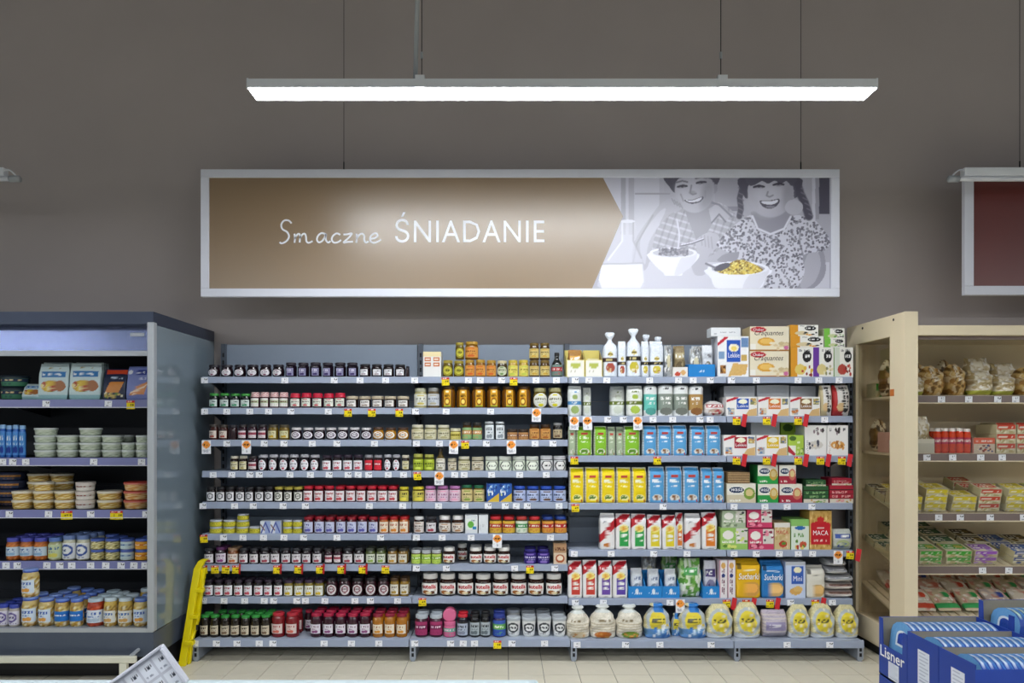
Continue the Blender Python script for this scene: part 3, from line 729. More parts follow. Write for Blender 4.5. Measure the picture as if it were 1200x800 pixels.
def Lhexw(c):
    c.rect(0, 0, 1, 1, 'd8d8da'); c.poly([(.08,.5),(.28,.95),(.72,.95),(.92,.5),(.72,.06),(.28,.06)], '1c1c22'); c.poly([(.18,.5),(.33,.87),(.67,.87),(.82,.5),(.67,.14),(.33,.14)], 'e6e4e2'); c.scr(.28, .42, .72, .62, '1c1c22', 1, 5, .8)
KINDS = {}
def K(key, noun, cat, desc, parts, kind='jar', depth=None): KINDS[key] = dict(noun=noun, cat=cat, desc=desc, parts=parts, kind=kind, depth=depth)
def KJ(key, noun, cat, desc, *a, **k):
    if noun == 'jam_jar' and len(a) > 5 and a[5] > 60:            # front labels leave dark glass showing on both sides
        z0, z1 = a[4]; a = a[:4]+((z0+.03, z1-.04), a[5]*.74)+a[6:]
    K(key, noun, cat, desc, jar_parts(key, *a, seed=len(KINDS)+1, **k))
DK = '1d0f16'
KJ('j_oval', 'jam_jar', 'jar', 'round dark jam jar with white oval label', 'round', DK, '25202a', Lo('e9e4ea', '3a2a3a', '7a2a4a'), (.1,.66), 62, True)
KJ('j_hex', 'jam_jar', 'jar', 'six-sided dark jam jar with violet printed label', 'hex', '1a0f1c', '2c2630', Lr('8a86a8', 'ece8f4', '3a2a60'), (.12,.62), 40)
KJ('j_sq', 'jam_jar', 'jar', 'dark jam jar with small white square label', 'std', '1c0e12', '1c1a1f', Lr('ecebf0', '2c2430', 'b0a0a8'), (.16,.6), 42)
KJ('j_plain', 'jam_jar', 'jar', 'dark jam jar turned with its label away', 'std', '2a161a', '2a262c', None)
KJ('j_green', 'jam_jar', 'jar', 'dark jar with bright green lid and green-white label', 'std', '14161a', '2f7a34', Lr('cfdad6', '1d3a40', '2f8a5a'), (.1,.62), 75, lid2='3f9a3c')
KJ('j_ging', 'jam_jar', 'jar', 'preserve jar with red-white gingham lid', 'std', '4a1c28', 'e8e0de', Lb('eae6e2', '6a1c2c', 'b8c4a0'), (.08,.66), 85, cap='cloth', lid2='c86a70')
KJ('j_redcap', 'jam_jar', 'jar', 'preserve jar with crimson cloth-style cap and pale label', 'std', '3a1420', 'c01838', Lo('dfe4d8', '5a2030', 'c83a4a'), (.1,.68), 75, cap='cloth')
KJ('j_gold', 'jam_jar', 'jar', 'dark jar with pale gold lid and square label', 'low', '241410', 'b8aa92', Lr('e4e0dc', '3a2c28', '9a8a80'), (.14,.66), 48)
KJ('j_brown', 'jam_jar', 'jar', 'red-brown preserve jar with cream label', 'std', '3c1a14', '3a322c', Lr('d8cdc2', '5a2c24', 'a84838'), (.12,.64), 70)
KJ('j_mixy', 'jam_jar', 'jar', 'amber preserve jar with yellow-cream label', 'std', '6a5414', '4a4230', Lr('d6d0a2', '5a4a18', 'c8a020'), (.12,.64), 70)
KJ('j_mix', 'jam_jar', 'jar', 'purple preserve jar with white and red label', 'std', '2e1420', '2a2426', Lb('dcd6d8', '4a2230', 'a8485a'), (.12,.64), 70)
KJ('j_small', 'jam_jar', 'jar', 'small round dark jam jar with round white label', 'round', '1e0f18', 'c8c4c8', Ll('e6e2e8', '2c2030', '584058'), (.14,.68), 55, True)
KJ('j_smallg', 'jam_jar', 'jar', 'small round golden jam jar with round white label', 'round', 'a8741a', '4a3020', Ll('ece6dc', '5a3018', 'c88a30'), (.14,.68), 55, True)
KJ('j_ylab', 'jam_jar', 'jar', 'dark jar with pale yellow wraparound label', 'std', '22140f', 'c9c2b0', Lo('dcd6b4', '3a3020', 'a89850'), (.1,.68), 75)
KJ('j_bigoval', 'jam_jar', 'jar', 'dark jam jar with large white oval label', 'std', '170f16', 'a8a8b0', Lo('eceaf0', '4a3a4a', 'b8485a'), (.04,.74), 66, True)
KJ('j_redlab', 'jam_jar', 'jar', 'dark jar with bright red label', 'std', '2a0e12', '8a8a90', Lb('d83040', 'f2e6e6', 'c02030'), (.06,.72), 80)
KJ('j_blk', 'jam_jar', 'jar', 'jam jar with black lid and round white label', 'std', '1c1216', '1a181b', Ll('e8e6ea', '1c1a20', '3a3840'), (.08,.7), 75)
KJ('j_ylid', 'jam_jar', 'jar', 'jam jar with yellow lid and round label', 'std', '1c1412', 'a89a40', Ll('e8e6e0', '1c1a20', '4a4838'), (.08,.7), 75)
KJ('j_red', 'jam_jar', 'jar', 'jam jar with bright red lid and white-red label', 'std', '5a1a22', 'b81c30', Lr('e6e0e2', 'a02438', 'c84a50'), (.06,.74), 85)
KJ('h_ylid', 'honey_jar', 'jar', 'yellow-lidded honey jar with black print', 'std', '5c4a12', 'cfc028', Lr('c8bc58', '2c2818', 'e8d850'), (.08,.74), 75)
KJ('s_pink', 'spread_jar', 'jar', 'jar with lilac-pink lid and pink label', 'std', '6a3a50', 'b070a8', Lo('e0c4d4', '8a3070', 'e8a8c0'), (.06,.76), 85)
KJ('s_green', 'spread_jar', 'jar', 'jar with dark green lid and gold label', 'std', '7a6024', '1c6040', Lo('d8c890', '4a3818', '8aa048'), (.06,.74), 80)
KJ('s_blue', 'spread_jar', 'jar', 'jar with blue lid and blue-white label', 'std', '20306a', '2a52b8', Lo('b8c4e4', '18285a', '6a4a38'), (.06,.74), 85)
KJ('j_blab', 'jam_jar', 'jar', 'jam jar with dark red lid and blue-white label', 'std', '4a1420', '8a1424', Lr('c4c8e0', '3a3a8a', '5a58a8'), (.06,.74), 85)
KJ('j_orange', 'jam_jar', 'jar', 'apricot jam jar with red lid and orange label', 'std', 'b0602a', 'a81c20', Lr('e8dcc8', 'b04a20', 'e08a30'), (.06,.74), 85)
KJ('s_wlid', 'spread_jar', 'jar', 'chocolate spread jar with white lid and pale label', 'std', '261612', 'dcdcdc', Lo('dcd4d0', '3a2420', 'a07860'), (.08,.7), 75)
KJ('s_hazel', 'spread_jar', 'jar', 'brown hazelnut cream jar with white lid', 'nut', '3a2016', 'e4e2e0', Lo('e0d8d0', '5a2c20', 'b08050'), (.1,.6), 70)
KJ('s_redcol', 'spread_jar', 'jar', 'red-lidded jar with multicoloured label', 'std', '5a3a1c', 'c02830', Lb('d8b040', 'e8e4d8', 'b83c38'), (.06,.74), 85)
KJ('s_redgrn', 'spread_jar', 'jar', 'red-lidded jar with green-white label', 'std', '5a4a2c', 'b83c38', Lb('d8e0d0', 'e8f0e8', '3a9050'), (.06,.74), 85)
KJ('s_blured', 'spread_jar', 'jar', 'blue-lidded jar with red and orange label', 'std', '5a3a1c', '24408a', Lb('d89a40', 'f0e4d8', 'b82838'), (.06,.74), 85)
KJ('j_dwhite', 'jam_jar', 'jar', 'dark preserve jar with fruit picture label', 'std', '1c1016', '2a2a30', Lr('dcd8dc', '3a2030', 'a03848'), (.08,.68), 80)
KJ('j_dpurp', 'jam_jar', 'jar', 'plum preserve jar with violet lid and white label', 'std', '24101e', '5a2a58', Lr('dcd4e0', '6a2a68', '8a3a78'), (.08,.68), 80)
KJ('j_dorange', 'jam_jar', 'jar', 'orange preserve jar with tan lid and white label', 'std', '7a4420', '9a7a60', Lr('e0d8d0', '8a4a28', 'c86a38'), (.08,.68), 80)
KJ('j_dgreen', 'jam_jar', 'jar', 'green preserve jar with dark lid and pale label', 'std', '4a5428', '33382c', Lr('d8dccc', '3a4a20', '8aa848'), (.08,.68), 80)
KJ('j_damber', 'jam_jar', 'jar', 'amber preserve jar with dark lid and white label', 'std', '7a5a20', '33302c', Lr('d8d4c8', '5a4020', 'c09030'), (.08,.68), 80)
KJ('s_grn', 'spread_jar', 'jar', 'low jar with grey lid and lime green label', 'low', '5a4430', 'b0b4b8', Lb('b8d060', 'f0f4e0', '86b034'), (.06,.7), 85)
KJ('s_violet', 'spread_jar', 'jar', 'deep violet jar with violet lid', 'std', '2a2060', '322a7a', Lo('3a2c80', 'e0dcf0', '8a70c0'), (.06,.74), 85)
KJ('j_wlab', 'jam_jar', 'jar', 'low-sugar jam jar with dark lid and white label', 'std', '1a1014', '2c2030', Lr('ecebf0', 'a04050', 'c85060'), (.06,.7), 82)
KJ('j_wyel', 'jam_jar', 'jar', 'jam jar with white and yellow fruit label', 'std', '7a6a28', '3a2a40', Lr('e6e8e0', '8a7a20', 'd8b828'), (.06,.7), 82)
KJ('j_dred', 'jam_jar', 'jar', 'dark red preserve jar with shield-shaped white label', 'std', '30121a', '1e1a20', Ll('d8d2d4', '4a1c28', '7a3444'), (.08,.7), 65, True)
KJ('j_gldl', 'jam_jar', 'jar', 'golden preserve jar with brown lid and white label', 'std', '8a6a24', '4a3420', Lr('e0dcd0', '4a3a20', 'b09040'), (.14,.66), 60)
KJ('j_glid', 'jam_jar', 'jar', 'tall preserve jar with glossy green lid', 'tall', '221c16', '2f8a3a', Lr('d0c4ac', '2c241c', '7a6048'), (.1,.58), 80)
KJ('j_bred', 'jam_jar', 'jar', 'big strawberry preserve jar with red lid', 'tall', '7a1a20', 'b02434', Lr('e4cfc8', 'a02c30', 'd86a58'), (.14,.6), 75)
KJ('j_bpurp', 'jam_jar', 'jar', 'big berry preserve jar with red lid', 'tall', '341020', 'a82040', Lr('e6dfe6', '6a2a58', '8a4878'), (.14,.6), 75)
KJ('j_bamb', 'jam_jar', 'jar', 'big apricot preserve jar with maroon lid', 'tall', 'a86a1c', '8a1c34', Lr('ecdfc8', 'a05a20', 'e0962c'), (.14,.6), 75)
KJ('j_pinkw', 'jam_jar', 'jar', 'purple jar with white lid and pink label', 'std', '43182c', 'b0b8c0', Lb('a83868', 'f0dce6', '7a2450'), (.08,.74), 85)
KJ('s_pinkpot', 'spread_jar', 'jar', 'pink yoghurt-style pot with pink round lid', 'low', '9a3a58', 'd86a94', Lb('d86a94', 'f4dce6', '6ab098'), (.06,.74), 85)
KJ('s_redlid', 'spread_jar', 'jar', 'dark jar with red screw lid', 'tall', '1c1a24', 'c82434', Lr('b8c0d0', '2c3040', '8a90a0'), (.1,.62), 70)
KJ('s_dark', 'spread_jar', 'jar', 'black narrow jar with silver-grey label', 'tall', '141416', '1c1c1e', Lr('b4bcc0', '2c3034', '6a7478'), (.1,.66), 75)
KJ('s_blulid', 'spread_jar', 'jar', 'purple jar with blue lid and fruit label', 'std', '2c1c48', '2c3c8a', Lb('3a58b0', 'e8f0d8', '6ab058'), (.06,.74), 85)
KJ('tub', 'spread_tub', 'tub', 'white spread tub with silver lid and black print', 'tub', 'd8dad8', 'b4bac0', Ll('eeeeec', '26282c', '3c4044'), (.1,.8), 80)
KJ('tins', 'pate_tin', 'tin', 'small flat tin with yellow band', 'low', 'a8a43c', 'b8bcc4', Lb('c0b838', '3a3a18', 'd8cc40'), (.1,.68), 88)
KJ('h_glass', 'honey_jar', 'jar', 'olive-gold honey jar with yellow-green label', 'std', '5c4a10', '9a8a30', Ll('a8a030', '3a3410', 'd0c850'), (.1,.66), 62, True)
KJ('h_or', 'honey_jar', 'jar', 'amber honey jar with orange label and gold lid', 'std', '80520e', 'b08a30', Lo('d89848', '7a3410', 'c85a20'), (.1,.68), 72)
KJ('h_grn', 'honey_jar', 'jar', 'dark honey jar with green-white oval label', 'std', '3a2c0e', 'c0b490', Lo('c8ccb0', '3a4a2a', '6a9048'), (.1,.66), 62, True)
KJ('h_yel', 'honey_jar', 'jar', 'pale honey jar with bright yellow label', 'std', 'a88a30', 'c8b040', Lo('dccf68', '6a5a10', 'b8c048'), (.08,.68), 75)
KJ('h_brn', 'honey_jar', 'jar', 'brown honey jar with cream-gold label', 'std', '4a300c', '6a5420', Lo('d0bc78', '4a3410', 'c09a38'), (.12,.66), 70)
KJ('h_white', 'honey_jar', 'jar', 'creamed honey jar with white picture label', 'std', 'b0a878', 'a8a890', Lo('dcdcd0', '6a6a60', 'c8b860'), (.14,.7), 75)
KJ('h_grey', 'honey_jar', 'jar', 'honey jar with grey-blue picture label', 'std', '6a5a40', '8a8a88', Lo('c4c8d0', '5a6070', 'b0a890'), (.14,.7), 75)
KJ('h_amb', 'honey_jar', 'jar', 'wide amber honey jar with tall golden label', 'honey', '6e4208', '4a320c', Lh, (.08,.84), 29)
KJ('h_flow', 'honey_jar', 'jar', 'round honey jar with white label and yellow flower', 'round', '6a5a20', '9a9468', Lo('e0e0d8', '7a7a60', 'd8d020'), (.04,.74), 70, True)
KJ('n_cream', 'spread_jar', 'jar', 'cream nut spread jar with pale lid', 'std', '8a8460', 'd0ccb8', Lo('d4ceb0', '5a5438', 'b0a878'), (.08,.7), 78)
KJ('n_low', 'spread_jar', 'jar', 'small yellow spread jar with pale lid', 'low', '8a7a30', 'cac4a8', Lb('d0c470', '4a4218', 'b0a040'), (.06,.7), 80)
KJ('n_grn', 'spread_jar', 'jar', 'dark-lidded spread jar with green and orange label', 'std', '4a3018', '26241f', Lb('8ab078', 'f0e8d8', 'c88a50'), (.06,.7), 82)
KJ('n_tall', 'spread_jar', 'jar', 'narrow black jar with tall white label', 'tall', '16161a', 'b0b4b8', Lr('dfe4e8', '3a4048', '9098a0'), (.06,.82), 60)
KJ('n_brown', 'spread_jar', 'jar', 'low brown spread jar with dark lid', 'low', '4a2814', '332418', Lb('b88a58', 'f0e4d0', '8a4c28'), (.06,.7), 80)
KJ('n_or', 'spread_jar', 'jar', 'brown spread jar with orange nut label', 'std', '54300f', '3a2614', Lo('d09a58', '5a3010', 'a05a20'), (.08,.72), 78)
KJ('n_dk', 'spread_jar', 'jar', 'slim dark jar with cream label', 'tall', '1a1512', '8a8a8c', Lr('b8a888', '2c2018', '6a5038'), (.14,.62), 65)
KJ('n_lime', 'spread_jar', 'jar', 'olive jar with lime green label', 'std', '5a5c18', 'a8a850', Lo('a8b838', '2c3a08', 'd0dc60'), (.08,.7), 80)
KJ('n_oil', 'syrup_bottle', 'bottle', 'slender bottle with white bell-shaped label', 'bottle', '5a4a28', '3a3028', Lo('e0dcd0', '3a3430', 'a09a80'), (.06,.56), 75)
KJ('syrup', 'syrup_bottle', 'bottle', 'dark maple syrup bottle with red-banded label', 'bottle', '1c2020', '1a1a1a', Lb('6a8078', 'f0e0dc', 'b02830'), (.06,.5), 75)
KJ('n_sml', 'spread_jar', 'jar', 'small dark spread jar with pale label', 'low', '3a2c1c', 'b0a890', Lo('d4ccb8', '3a3024', '8a7a58'), (.08,.7), 75)
KJ('n_hexg', 'spread_jar', 'jar', 'glass jar with pale lid and green hexagon label', 'low', '5a6048', 'c4c8c0', Lhexg, (.03,.72), 75)
KJ('n_hexw', 'spread_jar', 'jar', 'dark glass jar with black hexagon label', 'low', '262226', 'b8b8bc', Lhexw, (.03,.72), 75)
KJ('hazelbig', 'spread_jar', 'jar', 'hazelnut spread jar with red-lettered label', 'nut', '2c1710', 'eceae6', Lnut, (.1,.6), 66)
nt_t = text_mesh('spread_lettering', 'nutella', 'ink_red', bold=.03)
v = np.empty(len(nt_t.vertices)*3); nt_t.vertices.foreach_get('co', v); v = v.reshape(-1, 3)
ang = (v[:, 0]-.5)*math.radians(104); v2 = np.stack([.518*np.sin(ang), -.518*np.cos(ang), .36+.19*v[:, 2]], 1); nt_t.vertices.foreach_set('co', v2.ravel())
nt_b = text_mesh('spread_initial', 'n', 'ink_blk', bold=.03); v = np.empty(len(nt_b.vertices)*3); nt_b.vertices.foreach_get('co', v); v = v.reshape(-1, 3)
ang = (v[:, 0]*.125-.5)*math.radians(104); v2 = np.stack([.522*np.sin(ang), -.522*np.cos(ang), .36+.13*v[:, 2]], 1); nt_b.vertices.foreach_set('co', v2.ravel())
KINDS['hazelbig']['parts'] += [('lettering', nt_t), ('initial_letter', nt_b)]
# chilled cabinet jars and tubs
HER = ['d8c070', 'b88a3c', 'e8dcb0', '8a6a34', 'c8a850', 'f0e8c8']
KJ('f_or', 'fish_jar', 'jar', 'orange fish salad jar with violet lid', 'std', 'a85a20', '4a4ea8', Lr('c8d8e4', '3a5aa0', '8ab0d0'), (.2,.6), 85, cont=['b8602a', 'd88a40', 'c87030', '8a4418'])
KJ('f_gr', 'fish_jar', 'jar', 'herring jar with pale green label', 'std', '8a9068', '5a78b8', Lr('c4d0a8', '3a6a9a', 'd8d060'), (.1,.7), 85, cont=['c8c8a0', 'a8a878', 'e0e0c8'])
KJ('f_wh', 'fish_jar', 'jar', 'herring jar with dark blue emblem', 'std', 'c8c8b0', '6a80b0', Ll('e6e8ea', '28407a', '3a58a0'), (.06,.7), 85, cont=['d8d4b8', 'b8b49a'])
KJ('f_lowy', 'fish_jar', 'jar', 'low herring jar with yellow pickles', 'low', 'b8a860', '4a62b0', None, cont=['d8cc88', 'a89448', 'e8e0b0', '7a7040'])
KJ('f_lowb', 'fish_jar', 'jar', 'low herring jar with pale blue label', 'low', 'b8c0c8', '4a62b0', Lb('c8d8d8', '3a5a98', 'a8c0d0'), (.06,.7), 88)
KJ('f_lowo', 'fish_jar', 'jar', 'low herring jar with orange filling', 'low', 'd08a28', '4a62b0', Lb('e8a838', 'f4e8d0', 'd07a20'), (.06,.7), 88)
KJ('f_big', 'fish_jar', 'jar', 'tall herring jar with blue lid, white label', 'tall', 'c8b070', '3a58b8', Lr('d8e4f0', '2a58b0', 'e0a048'), (.16,.62), 62, cont=HER, lid2='7a94d0')
KJ('f_bigb', 'fish_jar', 'jar', 'tall herring jar with bright blue band label', 'tall', 'b09048', '3a58b8', Lb('2a78c8', 'e8f0f8', '2a6ac0'), (.2,.56), 80, cont=HER, lid2='6a88d0')
KJ('f_red', 'fish_jar', 'jar', 'tall jar of red fish salad', 'tall', 'a83a20', 'b8ccd8', Lr('e0e6ee', '2a5ab0', 'b8c8d8'), (.14,.6), 80, cont=['b8442a', 'd86038', '8a2c18'])
KJ('f_whl', 'fish_jar', 'jar', 'tall herring jar with white lid', 'tall', 'c8a850', 'c4d4dc', Lr('e4e4dc', '3a6ab0', 'd8a860'), (.14,.56), 70, cont=HER)
KJ('f_smw', 'fish_jar', 'jar', 'small fish jar with violet printed label', 'std', 'b8b0a8', '3a4aa8', Ll('dcd8e4', '4a3a78', '6a5a98'), (.08,.7), 85)
KJ('t_white', 'salad_tub', 'tub', 'flat white-green salad tub with clear lid', 'flat', 'a8b49c', 'd8dedc', None, cont=['b8c4ae', 'd4dccc', '93a488', 'c8d0c0'])
KJ('t_yel', 'salad_tub', 'tub', 'flat clear tub of yellow salad with pale lid', 'flat', 'd8c078', 'e4dcc8', None, cont=['e0c878', 'c8a048', 'ecdcaa', 'b88a3c'])
KJ('t_pep', 'salad_tub', 'tub', 'flat white tub with red and black printed sides', 'flat', 'dcd6d0', 'd8ccc4', Lb('e6e0da', '8a2c28', 'c8c0b8'), (.1,.8), 88)
KJ('t_red', 'salad_tub', 'tub', 'flat tub of orange salad with red printed lid', 'flat', 'd0a058', 'd88a78', None, cont=['d8a860', 'c87838', 'ecd0a0'], lid2='c84a40')
KJ('t_dark', 'salad_tub', 'tub', 'flat dark blue salad tub with orange picture', 'flat', '28304a', '2c3450', Lb('38486a', 'd8a060', 'b07838'), (.1,.8), 60)
KJ('t_bowl', 'salad_tub', 'bowl', 'dark printed salad bowl with picture lid', 'flat', '2c4a4a', '24303a', Lb('4a8a6a', 'f0d8a0', '2c3a58'), (.1,.9), 88)
KJ('t_cup', 'salad_tub', 'tub', 'small orange-banded cream tub', 'low', 'd8a070', 'c8783c', Lb('e8d0b8', 'a05a30', 'e0b890'), (.06,.7), 88)
KJ('tube', 'sauce_tube', 'pack', 'upright blue printed pack with white cap', 'tall', '2a62b8', '8ab4e0', Lr('4a8ad0', 'e8f0f8', '1c3a90'), (.08,.8), 88)
KJ('tuber', 'sauce_tube', 'tube', 'upright red-orange squeeze tube with white cap', 'tall', 'd83c1c', 'f0e6de', Lb('d84a24', 'f0dcd4', 'b83a58'), (.06,.8), 85)

# ---------------------------------------------------------------- bags (closed printed film surfaces)
BAGP = {
 'brick': [(0,.44,.42),(.03,.48,.48),(.07,.5,.5),(.78,.5,.5),(.86,.49,.42),(.92,.47,.2),(.96,.46,.06),(1,.46,.03)],
 'tied': [(0,.44,.42),(.03,.5,.48),(.5,.5,.5),(.62,.49,.46),(.70,.42,.36),(.77,.22,.2),(.83,.13,.13),(.86,.16,.14),(.92,.3,.22),(.97,.36,.2),(1,.26,.12)],
 'pillow': [(0,.46,.05),(.05,.48,.18),(.2,.5,.42),(.5,.5,.5),(.75,.5,.4),(.92,.48,.16),(.97,.47,.05),(1,.47,.03)],
 'lump': [(0,.44,.40),(.05,.49,.46),(.25,.5,.5),(.5,.49,.48),(.68,.42,.4),(.8,.28,.26),(.87,.15,.15),(.94,.26,.18),(1,.2,.08)],
 'sack': [(0,.44,.36),(.04,.48,.42),(.2,.5,.5),(.5,.5,.5),(.72,.46,.4),(.86,.38,.24),(.95,.3,.1),(1,.26,.04)],
 'round': [(0,.22,.3),(.06,.36,.42),(.25,.48,.5),(.5,.5,.5),(.75,.46,.4),(.9,.32,.22),(1,.14,.06)],
 'roll': [(0,.44,.44),(.02,.5,.5),(.9,.5,.5),(.95,.46,.46),(.98,.3,.3),(1,.12,.12)],
}
def bag(key, prof, paint, n=5, gw=34, gh=44, wr=.02, seed=1, m='film'):
    P = BAGP[prof]; vs_ = [p[0] for p in P]; A = [p[1] for p in P]; B = [p[2] for p in P]
    rs = np.random.RandomState(seed); ph = rs.rand(6)*6.28
    zs = np.unique(np.concatenate([np.linspace(0, 1, gh), vs_])); seg = gw*2; verts = []; UV = []
    amax = max(A)
    for z in zs:
        a, b = np.interp(z, vs_, A), np.interp(z, vs_, B)
        for i in range(seg):
            t = 2*math.pi*i/seg+math.pi/2
            cx, sy = math.cos(t), math.sin(t); e = 2/n
            x = a*math.copysign(abs(cx)**e, cx); y = -b*math.copysign(abs(sy)**e, sy)
            d = wr*(math.sin(7*z*6.28*.4+ph[0]+3*t)+.7*math.sin(5*t+ph[1]+9*z)+.5*math.sin(23*z+ph[2]-2*t)) if .02 < z else 0
            verts.append((x*(1+d*.5), y*(1+d), z+(d*.15 if z > .5 else 0))); UV.append((x/(2*amax)+.5, z))
    UV = np.array(UV); c = Cv(UV[:, 0], UV[:, 1], 'ffffff', seed); paint(c)
    N = len(zs); fs = [(j*seg+i, j*seg+(i+1) % seg, (j+1)*seg+(i+1) % seg, (j+1)*seg+i) for j in range(N-1) for i in range(seg)]
    fs.append(tuple(range(seg-1, -1, -1))); fs.append(tuple(range((N-1)*seg, N*seg)))
    me = mk(key, verts, [q[::-1] for q in fs], m, c.c, smooth=True)
    import bmesh
    b = bmesh.new(); b.from_mesh(me); bmesh.ops.recalc_face_normals(b, faces=b.faces); b.to_mesh(me); b.free()
    return me
def KB(key, noun, cat, desc, prof, paint, depth=None, **k): K(key, noun, cat, desc, [(noun, bag(key, prof, paint, seed=len(KINDS)+2, **k))], 'bag', depth)
def p_rice(side, main, txt, pic, picc):
    def f(c):
        c.rect(0, 0, 1, 1, side)
        for z in np.arange(.04, .86, .085): c.rect(0, z, 1, z+.03, tuple(rgb(side)*.88))
        c.rect(.1, 0, .9, .97, main); c.rect(.28, .72, .72, .78, 'b83a30'); c.scr(.22, .55, .78, .68, txt, 1, 6, .85); c.scr(.28, .44, .72, .5, txt, 1, 6, .6)
        c.ell(.52, .16, .3, .085, pic); c.ell(.5, .18, .2, .05, picc); c.spots(.3, .1, .7, .22, 7, .06, [picc, pic], .7); c.rect(.76, .04, .84, .1, 'b03a34'); c.rect(.14, .9, .86, .97, tuple(np.clip(rgb(main)*1.12, 0, 1)))
    return f
def p_rib(panel, logo='f4e890', dia='b8202c'):
    def f(c):
        c.rect(0, 0, 1, 1, 'eceaea'); c.poly([(0,.62),(0,.86),(.55,1),(1,1),(1,.95)], dia); c.scr(.1, .76, .5, .86, 'f0dada', 1, 6, .5)
        c.rect(.22, .1, .84, .66, panel); c.poly([(.22,.1),(.84,.1),(.84,.2),(.5,.13),(.22,.2)], 'eceaea', .7); c.ell(.53, .6, .3, .1, logo); c.ell(.53, .6, .2, .06, 'e8a830'); c.rect(.22, .1, .84, .5, panel)
        c.scr(.28, .36, .78, .46, 'f6f6f0', 1, 5, .9); c.scr(.28, .24, .78, .32, 'f6f6f0', 1, 6, .8); c.scr(.3, .03, .8, .07, '8a8a90', 1, 8, .6)
    return f
def p_ribbox(c):
    c.rect(0, 0, 1, 1, 'eceaea'); c.poly([(.0,.2),(.0,.42),(1,.88),(1,.62)], 'b8202c'); c.scr(.15, .42, .85, .56, 'f0dada', 1, 7, .5); c.ell(.45, .14, .22, .07, 'c87a30'); c.scr(.2, .72, .6, .8, '9a9aa0', 2, 6, .6)
def p_tied(band, col):
    def f(c):
        c.rect(0, 0, 1, 1, 'e2e8f2'); c.grain(.05); c.rect(.0, .34, 1, .44, band); c.scr(.2, .36, .8, .42, 'c8b878', 1, 7, .6); c.ell(.5, .21, .3, .11, col); c.spots(.3, .12, .7, .22, 9, .06, ['d8c090', 'a86a30', 'e8dcb8'], .5); c.ell(.5, .51, .18, .05, 'd8c468'); c.scr(.3, .49, .7, .53, '5a5018', 1, 5, .7)
    return f
def p_gr(base, band, low, cap=None):
    def f(c):
        c.rect(0, 0, 1, 1, base); c.grain(.03); c.rect(0, .38, 1, .5, band); c.scr(.15, .4, .85, .48, 'e8e8e0', 1, 7, .6); c.ell(.5, .22, .3, .13, low); c.ell(.5, .64, .2, .08, low); c.scr(.25, .76, .75, .84, band, 1, 6, .7)
        if cap: c.rect(0, .8, 1, 1, cap)
    return f
def p_can(main, low):
    def f(c):
        c.rect(0, 0, 1, 1, 'e4e6e6'); c.rect(0, .2, 1, .7, main); c.scr(.15, .52, .85, .64, 'f0f0ec', 1, 6, .8); c.scr(.2, .38, .8, .46, 'f0f0ec', 1, 7, .6); c.ell(.5, .16, .4, .12, low); c.scr(.2, .84, .7, .92, '3a3a40', 1, 6, .8)
    return f
def p_flat(main, a, b, txt='f4f4f0'):
    def f(c):
        c.rect(0, 0, 1, 1, main); c.grain(.04); c.rect(.1, .56, .9, .78, a); c.scr(.15, .6, .85, .74, txt, 1, 7, .8); c.ell(.5, .3, .34, .2, b); c.spots(.25, .15, .75, .42, 10, .08, [b, a, main])
    return f
def p_wrap(lowc):
    def f(c):
        c.rect(0, 0, 1, 1, 'ddd6c6'); c.grain(.06)
        for z in (.22, .3, .38, .46): c.line([(.05, z), (.5, z-.02), (.95, z)], .012, 'b8a888')
        c.ell(.5, .12, .34, .1, lowc); c.spots(.25, .05, .75, .16, 12, .06, [lowc, 'c8883c'], .6); c.scr(.2, .5, .8, .6, '8a7a5a', 1, 6, .5); c.rect(0, .78, 1, 1, 'd8dcd8')
    return f
def p_yel(c):
    c.rect(0, 0, 1, 1, 'd8cfa0'); c.grain(.07); c.ell(.5, .5, .44, .4, 'b4bcc0'); c.ell(.48, .5, .32, .3, 'e6d23a'); c.scr(.25, .46, .75, .6, '4a4a28', 1, 5, .9); c.poly([(0,0),(1,0),(1,.16),(.5,.06),(0,.2)], 'e4e6e8'); c.spots(.0, .1, 1, .9, 18, .05, ['d0b858', 'ece4c8'])
def p_yelb(c):
    p_yel(c); c.rect(0, .0, 1, .3, '3a78c0', .75); c.rect(.35, .75, .75, 1, '2a7ac8'); c.spots(0, 0, 1, .4, 14, .07, ['3a78c0', 'c4d8e8', 'e8eaec'])
def p_lil(c):
    c.rect(0, 0, 1, 1, 'b8aebc'); c.grain(.06)
    for z in np.arange(.1, .9, .12): c.rect(0, z, 1, z+.05, 'cfc4c0')
    c.rect(.1, .3, .9, .62, '9a90b4'); c.scr(.2, .38, .8, .54, 'e8e4ec', 1, 6, .8)
def p_biscuit(main, txt, cook):
    def f(c):
        c.rect(0, 0, 1, 1, main); c.scr(.2, .7, .8, .76, txt, 1, 7, .6); c.ell(.62, .25, .34, .2, cook); c.ell(.62, .27, .26, .14, tuple(np.clip(rgb(cook)*1.15, 0, 1))); c.rect(.06, .76, .24, .9, tuple(rgb(main)*.5)); c.rect(0, .92, 1, 1, tuple(rgb(main)*.9))
    return f
def p_green(c):
    c.rect(0, 0, 1, 1, 'b4c8a4'); c.spots(0, 0, 1, 1, 90, .09, ['6aa848', '9cc478', 'dce8d0', '4a8a34', 'e8ece4']); c.rect(.2, .6, .8, .78, '3a9a48', .8); c.scr(.25, .64, .75, .74, 'eef4e8', 1, 6, .8)
def p_silver(c):
    c.rect(0, 0, 1, 1, 'b4b8bc'); c.spots(0, 0, 1, 1, 60, .09, ['8a8e92', 'd8dcde', 'a8a49c', 'ecebe8', '6a6a6c']); c.ell(.5, .5, .22, .2, 'cfc8a8')
